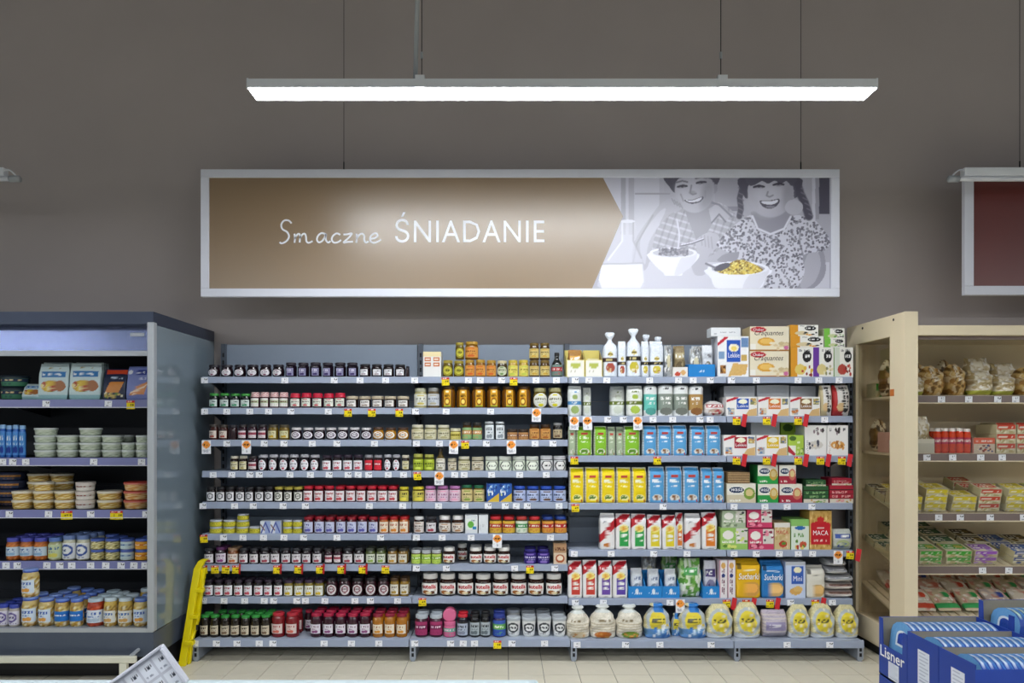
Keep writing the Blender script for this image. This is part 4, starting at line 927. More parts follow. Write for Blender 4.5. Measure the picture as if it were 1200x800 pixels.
def p_bread(c):
    c.rect(0, 0, 1, 1, 'c8a468'); c.spots(0, 0, 1, 1, 110, .08, ['b08a48', 'd4b478', 'a07438', 'dcc8a0', '7a5828', 'c8a868']); c.spots(0, .5, 1, 1, 14, .05, ['e8e0d0', 'ccc0a8'])
def p_breadw(c):
    c.rect(0, 0, 1, 1, 'd4c6a4'); c.spots(0, 0, 1, 1, 90, .08, ['ece4d0', 'c8b48a', 'f6f2ea', 'b8a478']); c.rect(.0, .05, 1, .2, 'b4c040', .8)
def p_breadd(c):
    c.rect(0, 0, 1, 1, '8a6a3c'); c.spots(0, 0, 1, 1, 90, .08, ['6a4c28', 'a8844c', '4a3820', 'c8a878', 'e0d4b8'])
def p_waf(col):
    def f(c):
        c.rect(0, 0, 1, 1, 'e0dcd8'); c.grain(.04); c.rect(0, 0, .22, 1, col); c.poly([(.0,0),(.7,0),(.3,.35),(0,.4)], col); c.scr(.4, .2, .9, .95, '2a2628', 9, 3, .6); c.ell(.7, .2, .14, .07, '2a2a2c'); c.ell(.4, .3, .2, .14, 'd8b888')
    return f
def p_ham(main, dot):
    def f(c):
        c.rect(0, 0, 1, 1, main); c.spots(0, 0, 1, 1, 30, .11, ['d8a898', 'c88a78', 'ecd8c4', main, 'f0e8dc']); c.rect(0, .08, 1, .26, dot, .9); c.ell(.68, .66, .18, .15, dot); c.scr(.1, .36, .9, .5, 'f2ece4', 1, 7, .7)
    return f
KB('r_green', 'rice_cake_bag', 'bag', 'lime green bag of rice cakes', 'brick', p_rice('c8d0b8', '86c02a', 'f4f8e8', 'e8e4d8', '5a8a20'), n=3.4)
KB('r_greenside', 'rice_cake_bag', 'bag', 'pale bag of rice cakes turned sideways', 'brick', p_rice('c4ccb8', 'a8b89a', 'dce4d0', 'd0d0c4', '8aa070'), n=3.4)
KB('r_blue', 'rice_cake_bag', 'bag', 'sky blue bag of rice cakes', 'brick', p_rice('c4d0dc', '58a2d8', 'f0f4f8', 'e0dcd4', '8a5a34'), n=3.4)
KB('r_yel', 'rice_cake_bag', 'bag', 'yellow bag of corn cakes', 'brick', p_rice('dcd8c0', 'f0d412', 'f8f4d8', 'e8e0a0', '4a7a28'), n=3.4)
KB('f_red1', 'flour_bag', 'bag', 'white wafer bag with wide diagonal red ribbon', 'brick', p_ribbox, n=6)
for k_, d_, p_ in (('f_grn', 'green', '2aa04c'), ('f_yl', 'yellow', 'e0cc28'), ('f_org', 'orange', 'e0802c'), ('f_rd', 'red', 'cc3c30'), ('f_pur', 'purple', '6a48a4'), ('f_pur2', 'violet', '5a40a8')):
    KB(k_, 'wafer_bag', 'bag', 'white wafer bag with red ribbon and %s panel' % d_, 'brick', p_rib(p_), n=6)
KB('tied_r', 'grain_bag', 'bag', 'white tied bag with brown band and red picture', 'tied', p_tied('3c2428', 'a84a3c'), n=3)
KB('tied_y', 'grain_bag', 'bag', 'white tied bag with black and yellow print', 'tied', p_tied('26221f', 'd0c03c'), n=3)
KB('flat_y', 'grain_bag', 'bag', 'white folded-top bag with black band and yellow picture', 'brick', p_tied('26221f', 'd0c040'), n=4)
KB('flat_r', 'grain_bag', 'bag', 'white folded-top bag with brown band and red picture', 'brick', p_tied('3c2428', 'a84a3c'), n=4)
KB('kasha_b', 'grain_bag', 'bag', 'white bag with blue band and green emblem', 'brick', p_gr('e2e6e4', '4a8ac0', '9ab068'), n=3)
KB('kasha_g', 'grain_bag', 'bag', 'pale bag with plain olive green band', 'brick', p_gr('dfe2dc', '6a7a2c', 'cfd4c4'), n=3)
KB('kasha_w', 'grain_bag', 'bag', 'white bag with dark olive band and green picture', 'brick', p_gr('e6e8e2', '6a7a2c', 'a8c048'), n=3)
KB('can_t', 'flake_pack', 'pack', 'upright turquoise and white paper pack', 'roll', p_can('6ac4b8', '4a9a90'), n=2.6)
KB('can_g', 'flake_pack', 'pack', 'upright grey-green and white paper pack', 'roll', p_can('8a948a', '70746c'), n=2.6)
KB('can_b', 'flake_pack', 'pack', 'upright ochre and white paper pack', 'roll', p_can('b08a50', '8a5a2c'), n=2.6)
KB('bag_redw', 'snack_bag', 'bag', 'slumped red and white snack bag', 'round', p_flat('dcd6d4', 'a83a40', 'b8a090'), n=3)
KB('bag_grey', 'snack_bag', 'bag', 'crinkled silver-white snack bag', 'pillow', p_silver, n=3, wr=.06)
KB('bag_whitef', 'snack_bag', 'bag', 'white pillow bag with food picture', 'pillow', p_flat('e2e4ea', 'c8ccd4', '8a8068', '7a7a80'), n=3, wr=.04)
KB('waf_w', 'wafer_pack', 'pack', 'tall white wafer pack with black lettering', 'pillow', p_waf('c8b890'), n=3)
KB('waf_r', 'wafer_pack', 'pack', 'tall wafer pack with red edge and black lettering', 'pillow', p_waf('b03030'), n=3)
KB('wrap_w', 'wrap_bag', 'bag', 'clear bag of plain wraps with script label', 'lump', p_wrap('cdbb98'), n=2.6, wr=.05)
KB('wrap_o', 'wrap_bag', 'bag', 'clear tied bag of wraps with orange picture', 'lump', p_wrap('b8641c'), n=2.6, wr=.05)
KB('wrap_g', 'wrap_bag', 'bag', 'clear tied bag of wraps with green picture', 'lump', p_wrap('6a8a24'), n=2.6, wr=.05)
KB('tort_b', 'wrap_bag', 'bag', 'blue and yellow bag of round wraps', 'lump', p_yelb, n=2.8, wr=.06)
KB('tort_y', 'wrap_bag', 'bag', 'round bag of wraps with yellow disc label', 'sack', p_yel, n=3, wr=.06)
KB('tort_l', 'wrap_bag', 'bag', 'lilac pack of flat bread', 'pillow', p_lil, n=4)
KB('salad', 'salad_bag', 'bag', 'puffy green and white bag', 'pillow', p_green, n=3, wr=.05)
KB('in_tray', 'snack_bag', 'bag', 'white snack bag standing in a blue tray', 'pillow', p_flat('e4e8ee', 'd0d6e0', '9aa8b8', '6a7a98'), n=3, wr=.04)
KB('in_trayp', 'snack_bag', 'bag', 'purple and white bag in blue tray', 'pillow', p_flat('d8d8e4', '4a3a78', '8a88a8'), n=3, wr=.04)
KB('in_brown', 'snack_bag', 'bag', 'brown snack bag standing in a yellow-white tray', 'pillow', p_flat('a8783c', 'e0a83c', 'd8c8a8'), n=3, wr=.05)
KB('in_lime', 'snack_bag', 'bag', 'lime and white bag in yellow-white tray', 'pillow', p_flat('dcdcc8', '9ab030', 'c8d080'), n=3, wr=.05)
KB('in_dark', 'snack_bag', 'bag', 'brown flatbread bag standing in a white tray', 'pillow', p_flat('8a7858', 'b0a078', '6a5a40'), n=3, wr=.05)
KB('bisc_y', 'biscuit_pack', 'pack', 'yellow biscuit pack with round biscuit picture', 'brick', p_biscuit('e6b41c', 'f6ead0', 'd8a050'), n=7)
KB('bisc_b', 'biscuit_pack', 'pack', 'blue biscuit pack with round biscuit picture', 'brick', p_biscuit('2a7ac0', 'f0f4f8', 'd8b070'), n=7)
def face_text(key, txt, m, x0, z0, x1, z1):
    me = text_mesh(key+'_lettering', txt, m, shear=.15, bold=.01); v = np.empty(len(me.vertices)*3); me.vertices.foreach_get('co', v); v = v.reshape(-1, 3)
    v = np.stack([x0+v[:, 0]*(x1-x0)-.5, np.full(len(v), -.53), z0+v[:, 2]*(z1-z0)], 1); me.vertices.foreach_set('co', v.ravel())
    KINDS[key]['parts'] = [('wrapper', KINDS[key]['parts'][0][1]), ('lettering', me)]
face_text('bisc_y', 'Sucharki', 'ink_w', .1, .5, .92, .66); face_text('bisc_b', 'Sucharki', 'ink_w', .1, .5, .92, .66)
KB('dry_w', 'biscuit_pack', 'pack', 'white biscuit pack with dark panel and biscuits', 'brick', p_biscuit('e0dcd0', '3a3430', 'c8a468'), n=6)
KB('flatpk', 'flatbread_pack', 'pack', 'flat pack of striped flatbread', 'pillow', p_flat('cfc6c0', '8a6a60', 'e6dfd8', '4a3430'), n=4, wr=.03)
KB('flatpg', 'flatbread_pack', 'pack', 'flat silver-grey pack of flatbread', 'pillow', p_flat('bcbdc0', '8a8a90', 'd0d0d0', 'e0e0e2'), n=4, wr=.03)
KB('pouch_b', 'snack_bag', 'bag', 'low pouch with green-white print and blue edge', 'pillow', p_flat('c8ccc4', '3a58a8', 'b8c490'), n=4)
KB('brd', 'bread_bag', 'bag', 'clear bag of golden flatbread', 'round', p_bread, n=2.6, wr=.06)
KB('brdw', 'bread_bag', 'bag', 'crinkled bag of pale tortillas', 'pillow', p_breadw, n=3, wr=.08)
KB('brdd', 'bread_bag', 'bag', 'clear bag of dark bread', 'round', p_breadd, n=2.6, wr=.06)
KB('pouch_w', 'fish_pouch', 'pouch', 'white and blue pouch with burger picture', 'pillow', lambda c: (c.rect(0,0,1,1,'d4e8ec'), c.rect(.1,.62,.92,.78,'2a7ac0'), c.scr(.14,.65,.88,.75,'e8f4f8',1,8,.8), c.ell(.42,.36,.3,.16,'d8b030'), c.spots(.15,.24,.6,.46,16,.07,['5a8a2c','e8c83c','b84a24','f0e0a0']), c.ell(.74,.37,.2,.15,'a86a3c'), c.scr(.3,.85,.75,.9,'a89a60',1,6,.7), c.rect(0,0,1,.12,'9cc8d0')), n=4, gw=36, gh=44)
KB('pouch_d', 'fish_pouch', 'pouch', 'dark blue pouch with smoked salmon window', 'pillow', lambda c: (c.rect(0,0,1,1,'1c2848'), c.rect(.1,.82,1,.97,'d04a2c'), c.poly([(.12,.22),(.72,.22),(.9,.56),(.3,.56)],'d88a3c'), c.scr(.3,.64,.85,.74,'c8d4e8',1,6,.8), c.spots(.1,.04,.9,.2,14,.06,['c8b060','6a8a34','e0d8c0'])), n=4, gw=36, gh=44)
KB('pouch_l', 'fish_pouch', 'pouch', 'lilac blue pouch with salmon slices', 'pillow', lambda c: (c.rect(0,0,1,1,'7a86c4'), c.rect(.4,.74,.85,.9,'2a3c90'), c.scr(.45,.77,.8,.87,'f0f2fa',1,5,.8), c.poly([(.1,.12),(.8,.16),(.95,.55),(.5,.4)],'e0945c'), c.line([(.2,.2),(.8,.38)],.02,'f4dcc4'), c.line([(.3,.15),(.9,.45)],.015,'f4dcc4'), c.ell(.14,.82,.1,.07,'e8ecf4'), c.scr(.35,.58,.85,.68,'d0d6f0',1,6,.7)), n=4, gw=36, gh=44)
KB('ham_w', 'ham_pack', 'pack', 'white ham pack with red dot', 'pillow', p_ham('dcd0bc', 'c8442c'), n=4)
KB('ham_b', 'ham_pack', 'pack', 'ham pack with blue stripe', 'pillow', p_ham('c8b8b0', '2c4aa0'), n=4)
KB('ham_g', 'ham_pack', 'pack', 'ham pack with green stripe', 'pillow', p_ham('c8b898', '2c9a50'), n=4)
KB('ham_p', 'ham_pack', 'pack', 'soft pack of pink sliced ham', 'pillow', p_ham('d8a890', 'c8705c'), n=4)

# ---------------------------------------------------------------- cartons
def box(key, front, side, top, gw=44, gh=40, seed=1, text=None, back=None, topp=None):
    U, V = grid(gw, gh); c = Cv(U, V, 'ffffff', seed); front(c)
    vs = [(u-.5, -.5, v) for v in V[:, 0] for u in U[0]]; fs = gfaces(gw, gh); cs = list(c.c.reshape(-1, 3)); n = len(vs)
    for q, col in ((((.5,-.5,0),(.5,.5,0),(.5,.5,1),(.5,-.5,1)), side), (((-.5,.5,0),(-.5,-.5,0),(-.5,-.5,1),(-.5,.5,1)), side), (((-.5,-.5,1),(.5,-.5,1),(.5,.5,1),(-.5,.5,1)), top),
                   (((.5,.5,0),(-.5,.5,0),(-.5,.5,1),(.5,.5,1)), back or side), (((-.5,.5,0),(.5,.5,0),(.5,-.5,0),(-.5,-.5,0)), side)):
        k = len(vs); vs += q; cs += [rgb(col)]*4; fs.append((k, k+1, k+2, k+3))
    if topp:
        U, V = grid(20, 16); c = Cv(U, V, 'ffffff', seed+9); topp(c); k = len(vs)
        vs += [(u-.5, v-.5, 1.02) for v in V[:, 0] for u in U[0]]; cs += list(c.c.reshape(-1, 3)); fs += gfaces(20, 16, k)
    parts = [('carton', mk(key, vs, fs, 'card', cs))]
    for i, (t, m, x0, z0, x1, z1, sh) in enumerate(text or []):
        me = text_mesh(key+'_lettering', t, m, shear=sh)
        v = np.empty(len(me.vertices)*3); me.vertices.foreach_get('co', v); v = v.reshape(-1, 3)
        v = np.stack([x0+v[:, 0]*(x1-x0)-.5, np.full(len(v), -.507), z0+v[:, 2]*(z1-z0)], 1); me.vertices.foreach_set('co', v.ravel())
        parts.append(('lettering', me))
    return parts
def KX(key, noun, cat, desc, front, side, top, depth=.16, **k):
    p = box(key, front, side, top, seed=len(KINDS)+2, **k)
    if len(p) == 1: p = [(noun, p[0][1])]
    K(key, noun, cat, desc, p, 'box', depth)
def f_lek(col):
    def f(c):
        c.rect(0, 0, 1, 1, 'eeecea'); c.poly([(.02,.72),(.02,.84),(.3,1),(.42,1),(.36,.9)], 'c02a3a'); c.rect(.34, .38, .74, .9, col); c.ell(.54, .72, .15, .16, 'f4f0d8'); c.ell(.54, .7, .1, .1, 'ecd470'); c.rect(.34, .38, .74, .7, col)
        c.ell(.54, .74, .14, .1, 'f4f0d8'); c.rect(.78, .6, .97, .92, '8a8a5c'); c.spots(.8, .62, .95, .9, 8, .05, ['c8a060', '5a6a90', 'd8c890']); c.rect(.06, .1, .26, .42, 'b0b4b8'); c.spots(.08, .12, .24, .4, 8, .05, ['c87a40', '6a88b0', 'e0d0b0']); c.poly([(.6,.02),(.98,.02),(.98,.42),(.74,.34)], 'd8b47c')
    return f
for k_, d_, p_ in (('lek_b', 'blue', '2a58b8'), ('lek_o', 'orange', 'd87a30'), ('lek_n', 'brown', '8a6438'), ('lek_r', 'crimson', 'a82838'), ('lek_y', 'yellow', 'e0bc20')):
    KX(k_, 'crispbread_box', 'box', 'white crispbread box with %s panel' % d_, f_lek(p_), 'e4e2e2', 'eeeeee', text=[('Lekkie', 'ink_w', .37, .46, .71, .6, 0)])
def f_lekbig(c):
    c.rect(0, 0, 1, 1, 'eeeef0'); c.poly([(.0,.76),(.0,.84),(.24,1),(.36,1),(.3,.94)], 'c02a3a'); c.rect(.3, .38, .74, .9, '2a58b8'); c.ell(.52, .72, .16, .1, 'f4f0d8'); c.ell(.52, .7, .09, .06, 'ecd470'); c.rect(.76, .74, .98, .96, '6a8ab8'); c.rect(.04, .44, .22, .62, '7a9ac0'); c.rect(.76, .4, .94, .54, 'c8a860'); c.rect(.08, .1, .26, .3, 'a8743c'); c.spots(.1, .12, .24, .28, 6, .04, ['e0b060', '5a3a1c']); c.poly([(.34,.02),(.9,.06),(.98,.32),(.5,.34)], 'd8b06c'); c.grain(.02)
KX('lek_big', 'crispbread_box', 'box', 'large white crispbread box with blue panel', f_lekbig, 'dcdfe8', 'e8ecf2', text=[('Lekkie', 'ink_w', .34, .48, .7, .6, 0)])
def f_plain(col, ln='b8bcc4'):
    def f(c): c.rect(0, 0, 1, 1, col); c.scr(.15, .35, .85, .55, ln, 1, 9, .5); c.rect(.1, .2, .2, .34, ln)
    return f
KX('pl_white', 'crispbread_box', 'box', 'plain white crispbread box lying on its side', f_plain('e6e8ec'), 'dfe3ea', 'f0f2f4')
KX('pl_grey', 'crispbread_box', 'box', 'plain white crispbread box standing upright behind', f_plain('e6e8ec'), 'dfe3ea', 'f0f2f4')
def f_croq(c):
    c.rect(0, 0, 1, 1, 'e6dcc4'); c.rect(0, 0, 1, .06, 'a8743c'); c.ell(.22, .87, .2, .11, 'b82430'); c.ell(.42, .38, .22, .17, 'd8a03c'); c.ell(.42, .4, .16, .11, 'e8bc64'); c.spots(.55, .08, .98, .34, 12, .07, ['e8dcc0', 'c8b48a', 'd8c49c']); c.ell(.93, .14, .06, .08, 'c86a9a'); c.rect(.02, .06, .14, .3, 'ece8e0')
KX('croq', 'crispbread_box', 'box', 'cream crispbread box with cursive lettering and golden cracker', f_croq, 'c8b48a', 'd8a868', text=[('Craquantes', 'ink_blk', .12, .58, .86, .84, .3), ('Chaber', 'ink_w', .08, .82, .36, .92, 0)])
def f_ov(stripe, fr, dots):
    def f(c):
        c.rect(0, 0, 1, 1, 'eae8e2'); c.rect(0, 0, .3, 1, stripe); c.ell(.72, .7, .2, .2, '1e1e20'); c.scr(.58, .64, .86, .76, 'e8e8e8', 1, 5, .8); c.ell(.42, .26, .24, .18, fr); c.spots(.5, .06, .95, .4, 8, .06, dots); c.scr(.36, .86, .9, .94, '8a8a8c', 1, 7, .6)
    return f
KX('ov_or', 'crispbread_box', 'box', 'white crispbread box with orange edge and black oval', f_ov('d8962c', 'e0c870', ['b83a34', 'd8b040', '8a2c28']), 'd8a850', 'd8962c')
KX('ov_pu', 'crispbread_box', 'box', 'white crispbread box with purple edge and black oval', f_ov('6a3c9a', 'd8c88a', ['e0d8b0', '8a8a60', 'b8b090']), '6a3c9a', '7a4ca8')
KX('ov_gr', 'crispbread_box', 'box', 'white crispbread box with green edge and red berries', f_ov('cfd8c8', 'b04a40', ['b83a34', 'c86a5a', '8a2c28']), '7ab83c', '8ac048')
KX('ov_g2', 'crispbread_box', 'box', 'lying white box with green end and black oval', f_ov('7ac04c', 'c8d0a0', ['5a9a38', '3a3a3c']), 'b8c8a8', 'cfd8c0')
KX('ov_o2', 'crispbread_box', 'box', 'lying white box with orange end and black oval', f_ov('d8962c', 'd8c8a0', ['d8962c', '3a3a3c']), 'd8b878', 'd8a858')
def f_can(col, pic):
    def f(c): c.rect(0, 0, 1, 1, 'eceae8'); c.scr(.1, .78, .9, .92, '6a6a70', 1, 6, .6); c.spots(.3, .72, .9, .9, 6, .06, ['3a3034', '8a7a80']); c.ell(.5, .36, .34, .13, pic); c.spots(.2, .26, .8, .46, 10, .06, [pic, col, 'e8d8b8']); c.scr(.08, .06, .16, .5, col, 6, 2, .7)
    return f
KX('wh_tall', 'biscuit_box', 'box', 'tall white biscuit box with flower print', f_can('4a4a58', 'd4cfc8'), 'dcdcdc', 'e8e8e8')
KX('wh_tall2', 'biscuit_box', 'box', 'tall white biscuit box with orange fruit print', f_can('a86a34', 'd89a4c'), 'dcdcdc', 'e8e8e8')
def f_lime(c): c.rect(0, 0, 1, 1, 'a8c84a'); c.rect(0, 0, .5, .5, 'e6e6de'); c.poly([(0,.2),(.0,.5),(.5,.1),(.4,0)], 'b83040'); c.ell(.3, .84, .22, .12, '4a6a2c'); c.spots(.5, .1, .95, .5, 8, .08, ['6a9a34', 'c8d890']); c.scr(.4, .6, .95, .72, 'e8f0c8', 1, 6, .6)
KX('lime', 'crispbread_box', 'box', 'lime green crispbread box', f_lime, 'a0c040', 'a8c84a')
def f_wasa(col, low):
    def f(c): c.rect(0, 0, 1, 1, 'e4e0d4'); c.rect(0, 0, 1, .42, col); c.ell(.34, .68, .3, .2, 'f0eee6'); c.ell(.34, .68, .26, .16, '24385a'); c.ell(.78, .5, .2, .3, low); c.ell(.78, .54, .13, .18, 'd8c48a'); c.scr(.1, .08, .5, .2, 'f0f0e8', 1, 4, .7)
    return f
for k_, d_, a_, b_ in (('w_gr', 'green', '2c9a48', 'c8a048'), ('w_rd', 'red', 'a82c40', 'c8705c'), ('w_br', 'beige', 'cfc4a8', '7a9a3c')):
    KX(k_, 'crispbread_box', 'box', '%s crispbread pack with dark oval' % d_, f_wasa(a_, b_), a_, 'dcd8cc', text=[('wasa', 'ink_w', .14, .62, .54, .76, .2)])
def f_stk(a, b): 
    def f(c):
        c.rect(0, 0, 1, 1, a); 
        for z in (.26, .5, .74): c.rect(0, z, 1, z+.03, '2a201c')
        c.scr(.1, .54, .9, .7, b, 1, 6, .7); c.scr(.1, .3, .9, .46, b, 1, 6, .7); c.rect(0, 0, 1, .24, 'd8d0c0'); c.spots(.3, .02, .9, .2, 8, .06, ['c89a58', b, '8aa048'])
    return f
KX('st_g', 'bar_pack', 'pack', 'dark green stacked snack bar pack', f_stk('2c5a34', '8ab078'), '24482c', '2c5a34')
KX('st_r', 'bar_pack', 'pack', 'crimson stacked snack bar pack', f_stk('a82438', 'e0a0a0'), '8a1c30', 'b03048')
def f_wafers(c):
    c.rect(0, 0, 1, 1, 'a88a64')
    for z in np.arange(.05, 1, .2): c.rect(0, z, 1, z+.07, '6a5238')
    c.grain(.06)
KX('wafers', 'wafer_pack', 'pack', 'bare stack of brown crispbread in clear wrap', f_wafers, 'a08058', 'b89a70')
def f_pk(main, a, b):
    def f(c): c.rect(0, 0, 1, 1, main); c.ell(.28, .68, .2, .2, 'eeeae4'); c.rect(.56, .3, .98, .98, 'd8d4cc'); c.spots(.58, .35, .95, .9, 14, .06, [a, b, '3a3a44', 'eceae4']); c.scr(.06, .3, .52, .44, 'f0ece6', 1, 6, .8); c.spots(.1, .06, .6, .24, 7, .08, [a, b])
    return f
KX('pk_grn', 'wafer_box', 'box', 'light green fruit wafer box', f_pk('9ac464', 'd8e078', '5a8a34'), '8ab454', 'a8cc74')
KX('pk_pnk', 'wafer_box', 'box', 'raspberry pink fruit wafer box', f_pk('cc4068', 'e88aa0', '8a2040'), 'b83860', 'd04c74')
KX('pk_gry', 'wafer_box', 'box', 'pale sage green wafer box', f_pk('a8b89a', 'c4d0b0', '7a8a6c'), '9cac8e', 'b4c4a6')
def f_maca0(c): c.rect(0, 0, 1, 1, 'd0b888'); c.spots(0, 0, 1, 1, 30, .08, ['c4a870', 'dcc8a0']); c.rect(.0, .84, 1, 1, 'e0dcd4'); c.ell(.55, .22, .26, .12, 'b83a2c'); c.ell(.6, .24, .14, .06, '5a8a34')
KX('maca0', 'matzo_box', 'box', 'tan matzo box with tomato picture, reading MACA', f_maca0, 'c0a878', 'd0b888', text=[('MACA', 'ink_red', .12, .58, .88, .72, 0)])
def f_macag(c): c.rect(0, 0, 1, 1, 'dce6d8'); c.rect(0, .78, 1, 1, '8ac06a'); c.ell(.5, .72, .3, .06, '2c6ab0'); c.spots(.2, .04, .8, .3, 10, .08, ['b83a2c', '5a8a34', 'e0c870', 'c85a3c']); c.scr(.14, .4, .86, .56, '6a9a54', 1, 6, .6)
KX('macag', 'matzo_box', 'box', 'tall white and green crispbread box with vegetables', f_macag, '8ac06a', '8ac06a')
def f_maca(c):
    c.rect(0, 0, 1, 1, 'd0a860'); c.spots(0, 0, 1, 1, 70, .05, ['b88a44', 'e4c884', 'c49a50']); c.rect(.06, .14, .94, .66, 'c4202c'); c.ell(.5, .66, .44, .07, 'c4202c'); c.ell(.5, .78, .16, .07, 'c4302c'); c.scr(.2, .2, .8, .28, 'f0d8d0', 1, 9, .6); c.rect(.34, .54, .66, .57, 'f0d8d0')
KX('maca', 'matzo_box', 'box', 'large matzo box with red panel reading MACA', f_maca, 'c09850', 'd0a860', text=[('MACA', 'ink_w', .16, .38, .84, .5, 0)])
def f_two(c): c.rect(0, 0, 1, 1, 'e8e2e4'); c.scr(.3, .1, .7, .8, '6a2c4a', 10, 2, .5); c.ell(.5, .86, .3, .08, 'd8a860'); c.ell(.5, .6, .24, .05, '2c3a78'); c.rect(0, 0, .1, 1, 'c88aa0')
KX('stick', 'wafer_box', 'box', 'narrow tall white and pink wafer box', f_two, 'd8c4cc', 'e8dce0')
def f_bebe(c): c.rect(0, 0, 1, 1, 'c8d4ec'); c.rect(.3, .4, .9, .88, '3a62b8'); c.ell(.6, .78, .2, .08, 'f4ecc8'); c.ell(.5, .2, .3, .1, 'd8a85c'); c.ell(.62, .26, .24, .08, 'e0b870'); c.rect(0, .92, 1, 1, 'b8bcc4')
KX('petit', 'biscuit_pack', 'pack', 'pale blue biscuit box with blue panel', f_bebe, 'b0bcd8', 'c8ccd4', text=[('Mini', 'ink_w', .38, .48, .82, .62, 0)])
def f_cups(c):
    c.rect(0, 0, 1, 1, 'e8e6e4'); c.rect(0, .8, 1, 1, 'e8d8a8')
    for x in (.08, .56):
        for z in (.42, .62): c.rect(x, z, x+.36, z+.16, 'c8703c'); c.rect(x+.05, z+.05, x+.3, z+.1, 'f0e0d0')
KX('cups', 'portion_box', 'box', 'white carton of small orange honey portions', f_cups, 'dcd8d4', 'e0d8a8', depth=.1)
def f_wb(c): c.rect(0, 0, 1, 1, 'dce0e4'); c.rect(.08, .25, .92, .8, 'e8ece8'); c.ell(.45, .5, .25, .18, '6ab048'); c.scr(.2, .68, .8, .78, '2c6a98', 1, 6, .8); c.rect(.6, .25, .9, .4, '3a8ac0')
KX('wbox', 'dessert_box', 'box', 'white box with green and blue print', f_wb, 'd4d8dc', 'e4e8ec', depth=.08)
KX('wbox2', 'dessert_box', 'box', 'plain white narrow box', f_plain('dfe3e8', 'c4c8d0'), 'd4d8dc', 'e4e8ec', depth=.08)
def f_blu(c): c.rect(0, 0, 1, 1, '2c58a8'); c.poly([(0,0),(1,0),(1,.5)], 'd8b840'); c.spots(.1, .4, .9, .95, 12, .1, ['6a9ad0', 'e8f0f4', '1c3a80', 'd8e08a']); c.scr(.1, .5, .6, .64, 'f4f4f0', 1, 5, .8)
KX('blupk', 'snack_box', 'box', 'blue snack packet with yellow corner', f_blu, '24488a', '2c58a8', depth=.08)
def f_car(c): c.rect(0, 0, 1, 1, 'd8c4ac'); c.rect(0, .55, 1, 1, 'b08a68'); c.scr(.1, .62, .9, .82, '5a2c1c', 1, 6, .8); c.ell(.5, .28, .36, .2, 'b05a34'); c.ell(.5, .3, .24, .12, 'f0e0c8')
KX('carton', 'snack_box', 'box', 'brown and cream snack carton', f_car, 'c0a888', 'c8b090', depth=.1)
def f_tinb(c): c.rect(0, 0, 1, 1, 'd8dce4'); c.rect(.46, .0, 1, 1, '9aa8d0'); c.line([(.1,.1),(.5,.9),(.9,.15)], .06, '4a58a0'); c.line([(.05,.7),(.4,.3)], .05, '7a5a58')
KX('tinbox', 'pate_box', 'box', 'white box with violet diagonal print', f_tinb, 'c8ccd8', 'd8dce4', depth=.07)
def t_cheese(a, b):
    def f(c): c.rect(0, 0, 1, 1, 'd8d0b4'); c.spots(0, 0, 1, 1, 14, .14, ['e6dfc4', b, 'cfc49c']); c.rect(.06, .3, .94, .92, a); c.ell(.7, .6, .18, .2, b); c.scr(.12, .6, .6, .8, 'f4f0e0', 1, 6, .8); c.scr(.12, .38, .6, .5, 'f4f0e0', 1, 8, .6)
    return f
def f_cheese(a, b):
    def f(c): c.rect(0, 0, 1, 1, 'cfc6a4'); c.spots(0, 0, 1, .6, 14, .12, [a, 'e6e0c8', b, 'b8a878']); c.rect(.05, .55, .95, 1, a); c.scr(.12, .62, .88, .84, 'f4f0e0', 1, 6, .7)
    return f
for k_, d_, a_, b_ in (('ch_y', 'yellow', 'e0cc34', 'c0b04c'), ('ch_r', 'red', 'cc4a34', 'd8a080'), ('ch_g', 'green', '4aa83c', 'c8c060'), ('ch_d', 'dark green', '1f4a34', '4a6a44'), ('ch_p', 'purple', '9a5cc0', 'b08ac8'), ('ch_b', 'blue', '2c4a94', '5a78b0'), ('ch_k', 'dark brown', '3a2c18', '7a6430')):
    KX(k_, 'slice_pack', 'pack', 'clear sliced-cheese pack with %s label' % d_, f_cheese(a_, b_), 'c8be98', a_, depth=.11, gw=16, gh=8, topp=t_cheese(a_, b_))
def f_tri(c): c.rect(0, 0, 1, 1, 'd8c4b0'); c.spots(.1, .1, .9, .5, 14, .07, ['8a4a3c', '5a5a80', 'e8d8c8', 'b04030']); c.rect(0, .6, 1, 1, 'd86a50'); c.scr(.1, .7, .9, .85, 'f4e8e0', 1, 6, .7)
KX('salm', 'cheese_box', 'box', 'flat red and cream cheese box', f_tri, 'd8a898', 'e0c8b8', depth=.14)
# ---------------------------------------------------------------- display trays
def tray(key, outer, inner, lip=.45, back=1.0, slope=True):
    mb = MB(); t = .03
    mb.box(-.5, .5, -.5, .5, 0, .02)
    mb.box(-.5, .5, -.5, -.5+t, .02, lip); mb.box(-.5, .5, .5-t, .5, .02, back)
    for s in (-1, 1):
        a, b = (s*.5-t, s*.5) if s > 0 else (s*.5, s*.5+t)
        mb.prism([(-.5+t, .02), (.5-t, .02), (.5-t, back), (-.5+t, lip)], 'x', a, b)
    cs = [rgb(inner) if (abs(v[1]) < .5-t/2 and abs(v[0]) < .5-t/2) else rgb(outer) for v in mb.v]
    me = mk(key, mb.v, mb.f, 'card', cs)
    import bmesh
    b = bmesh.new(); b.from_mesh(me); bmesh.ops.recalc_face_normals(b, faces=b.faces); b.to_mesh(me); b.free()
    return me
def panel(key, paint, x0, z0, x1, z1, gw=18, gh=10, y=-.504, m='label'):
    U, V = grid(gw, gh); c = Cv(U, V, 'ffffff', 5); paint(c)
    return mk(key, [(x0+u*(x1-x0), y, z0+v*(z1-z0)) for v in V[:, 0] for u in U[0]], gfaces(gw, gh), m, c.c.reshape(-1, 3))
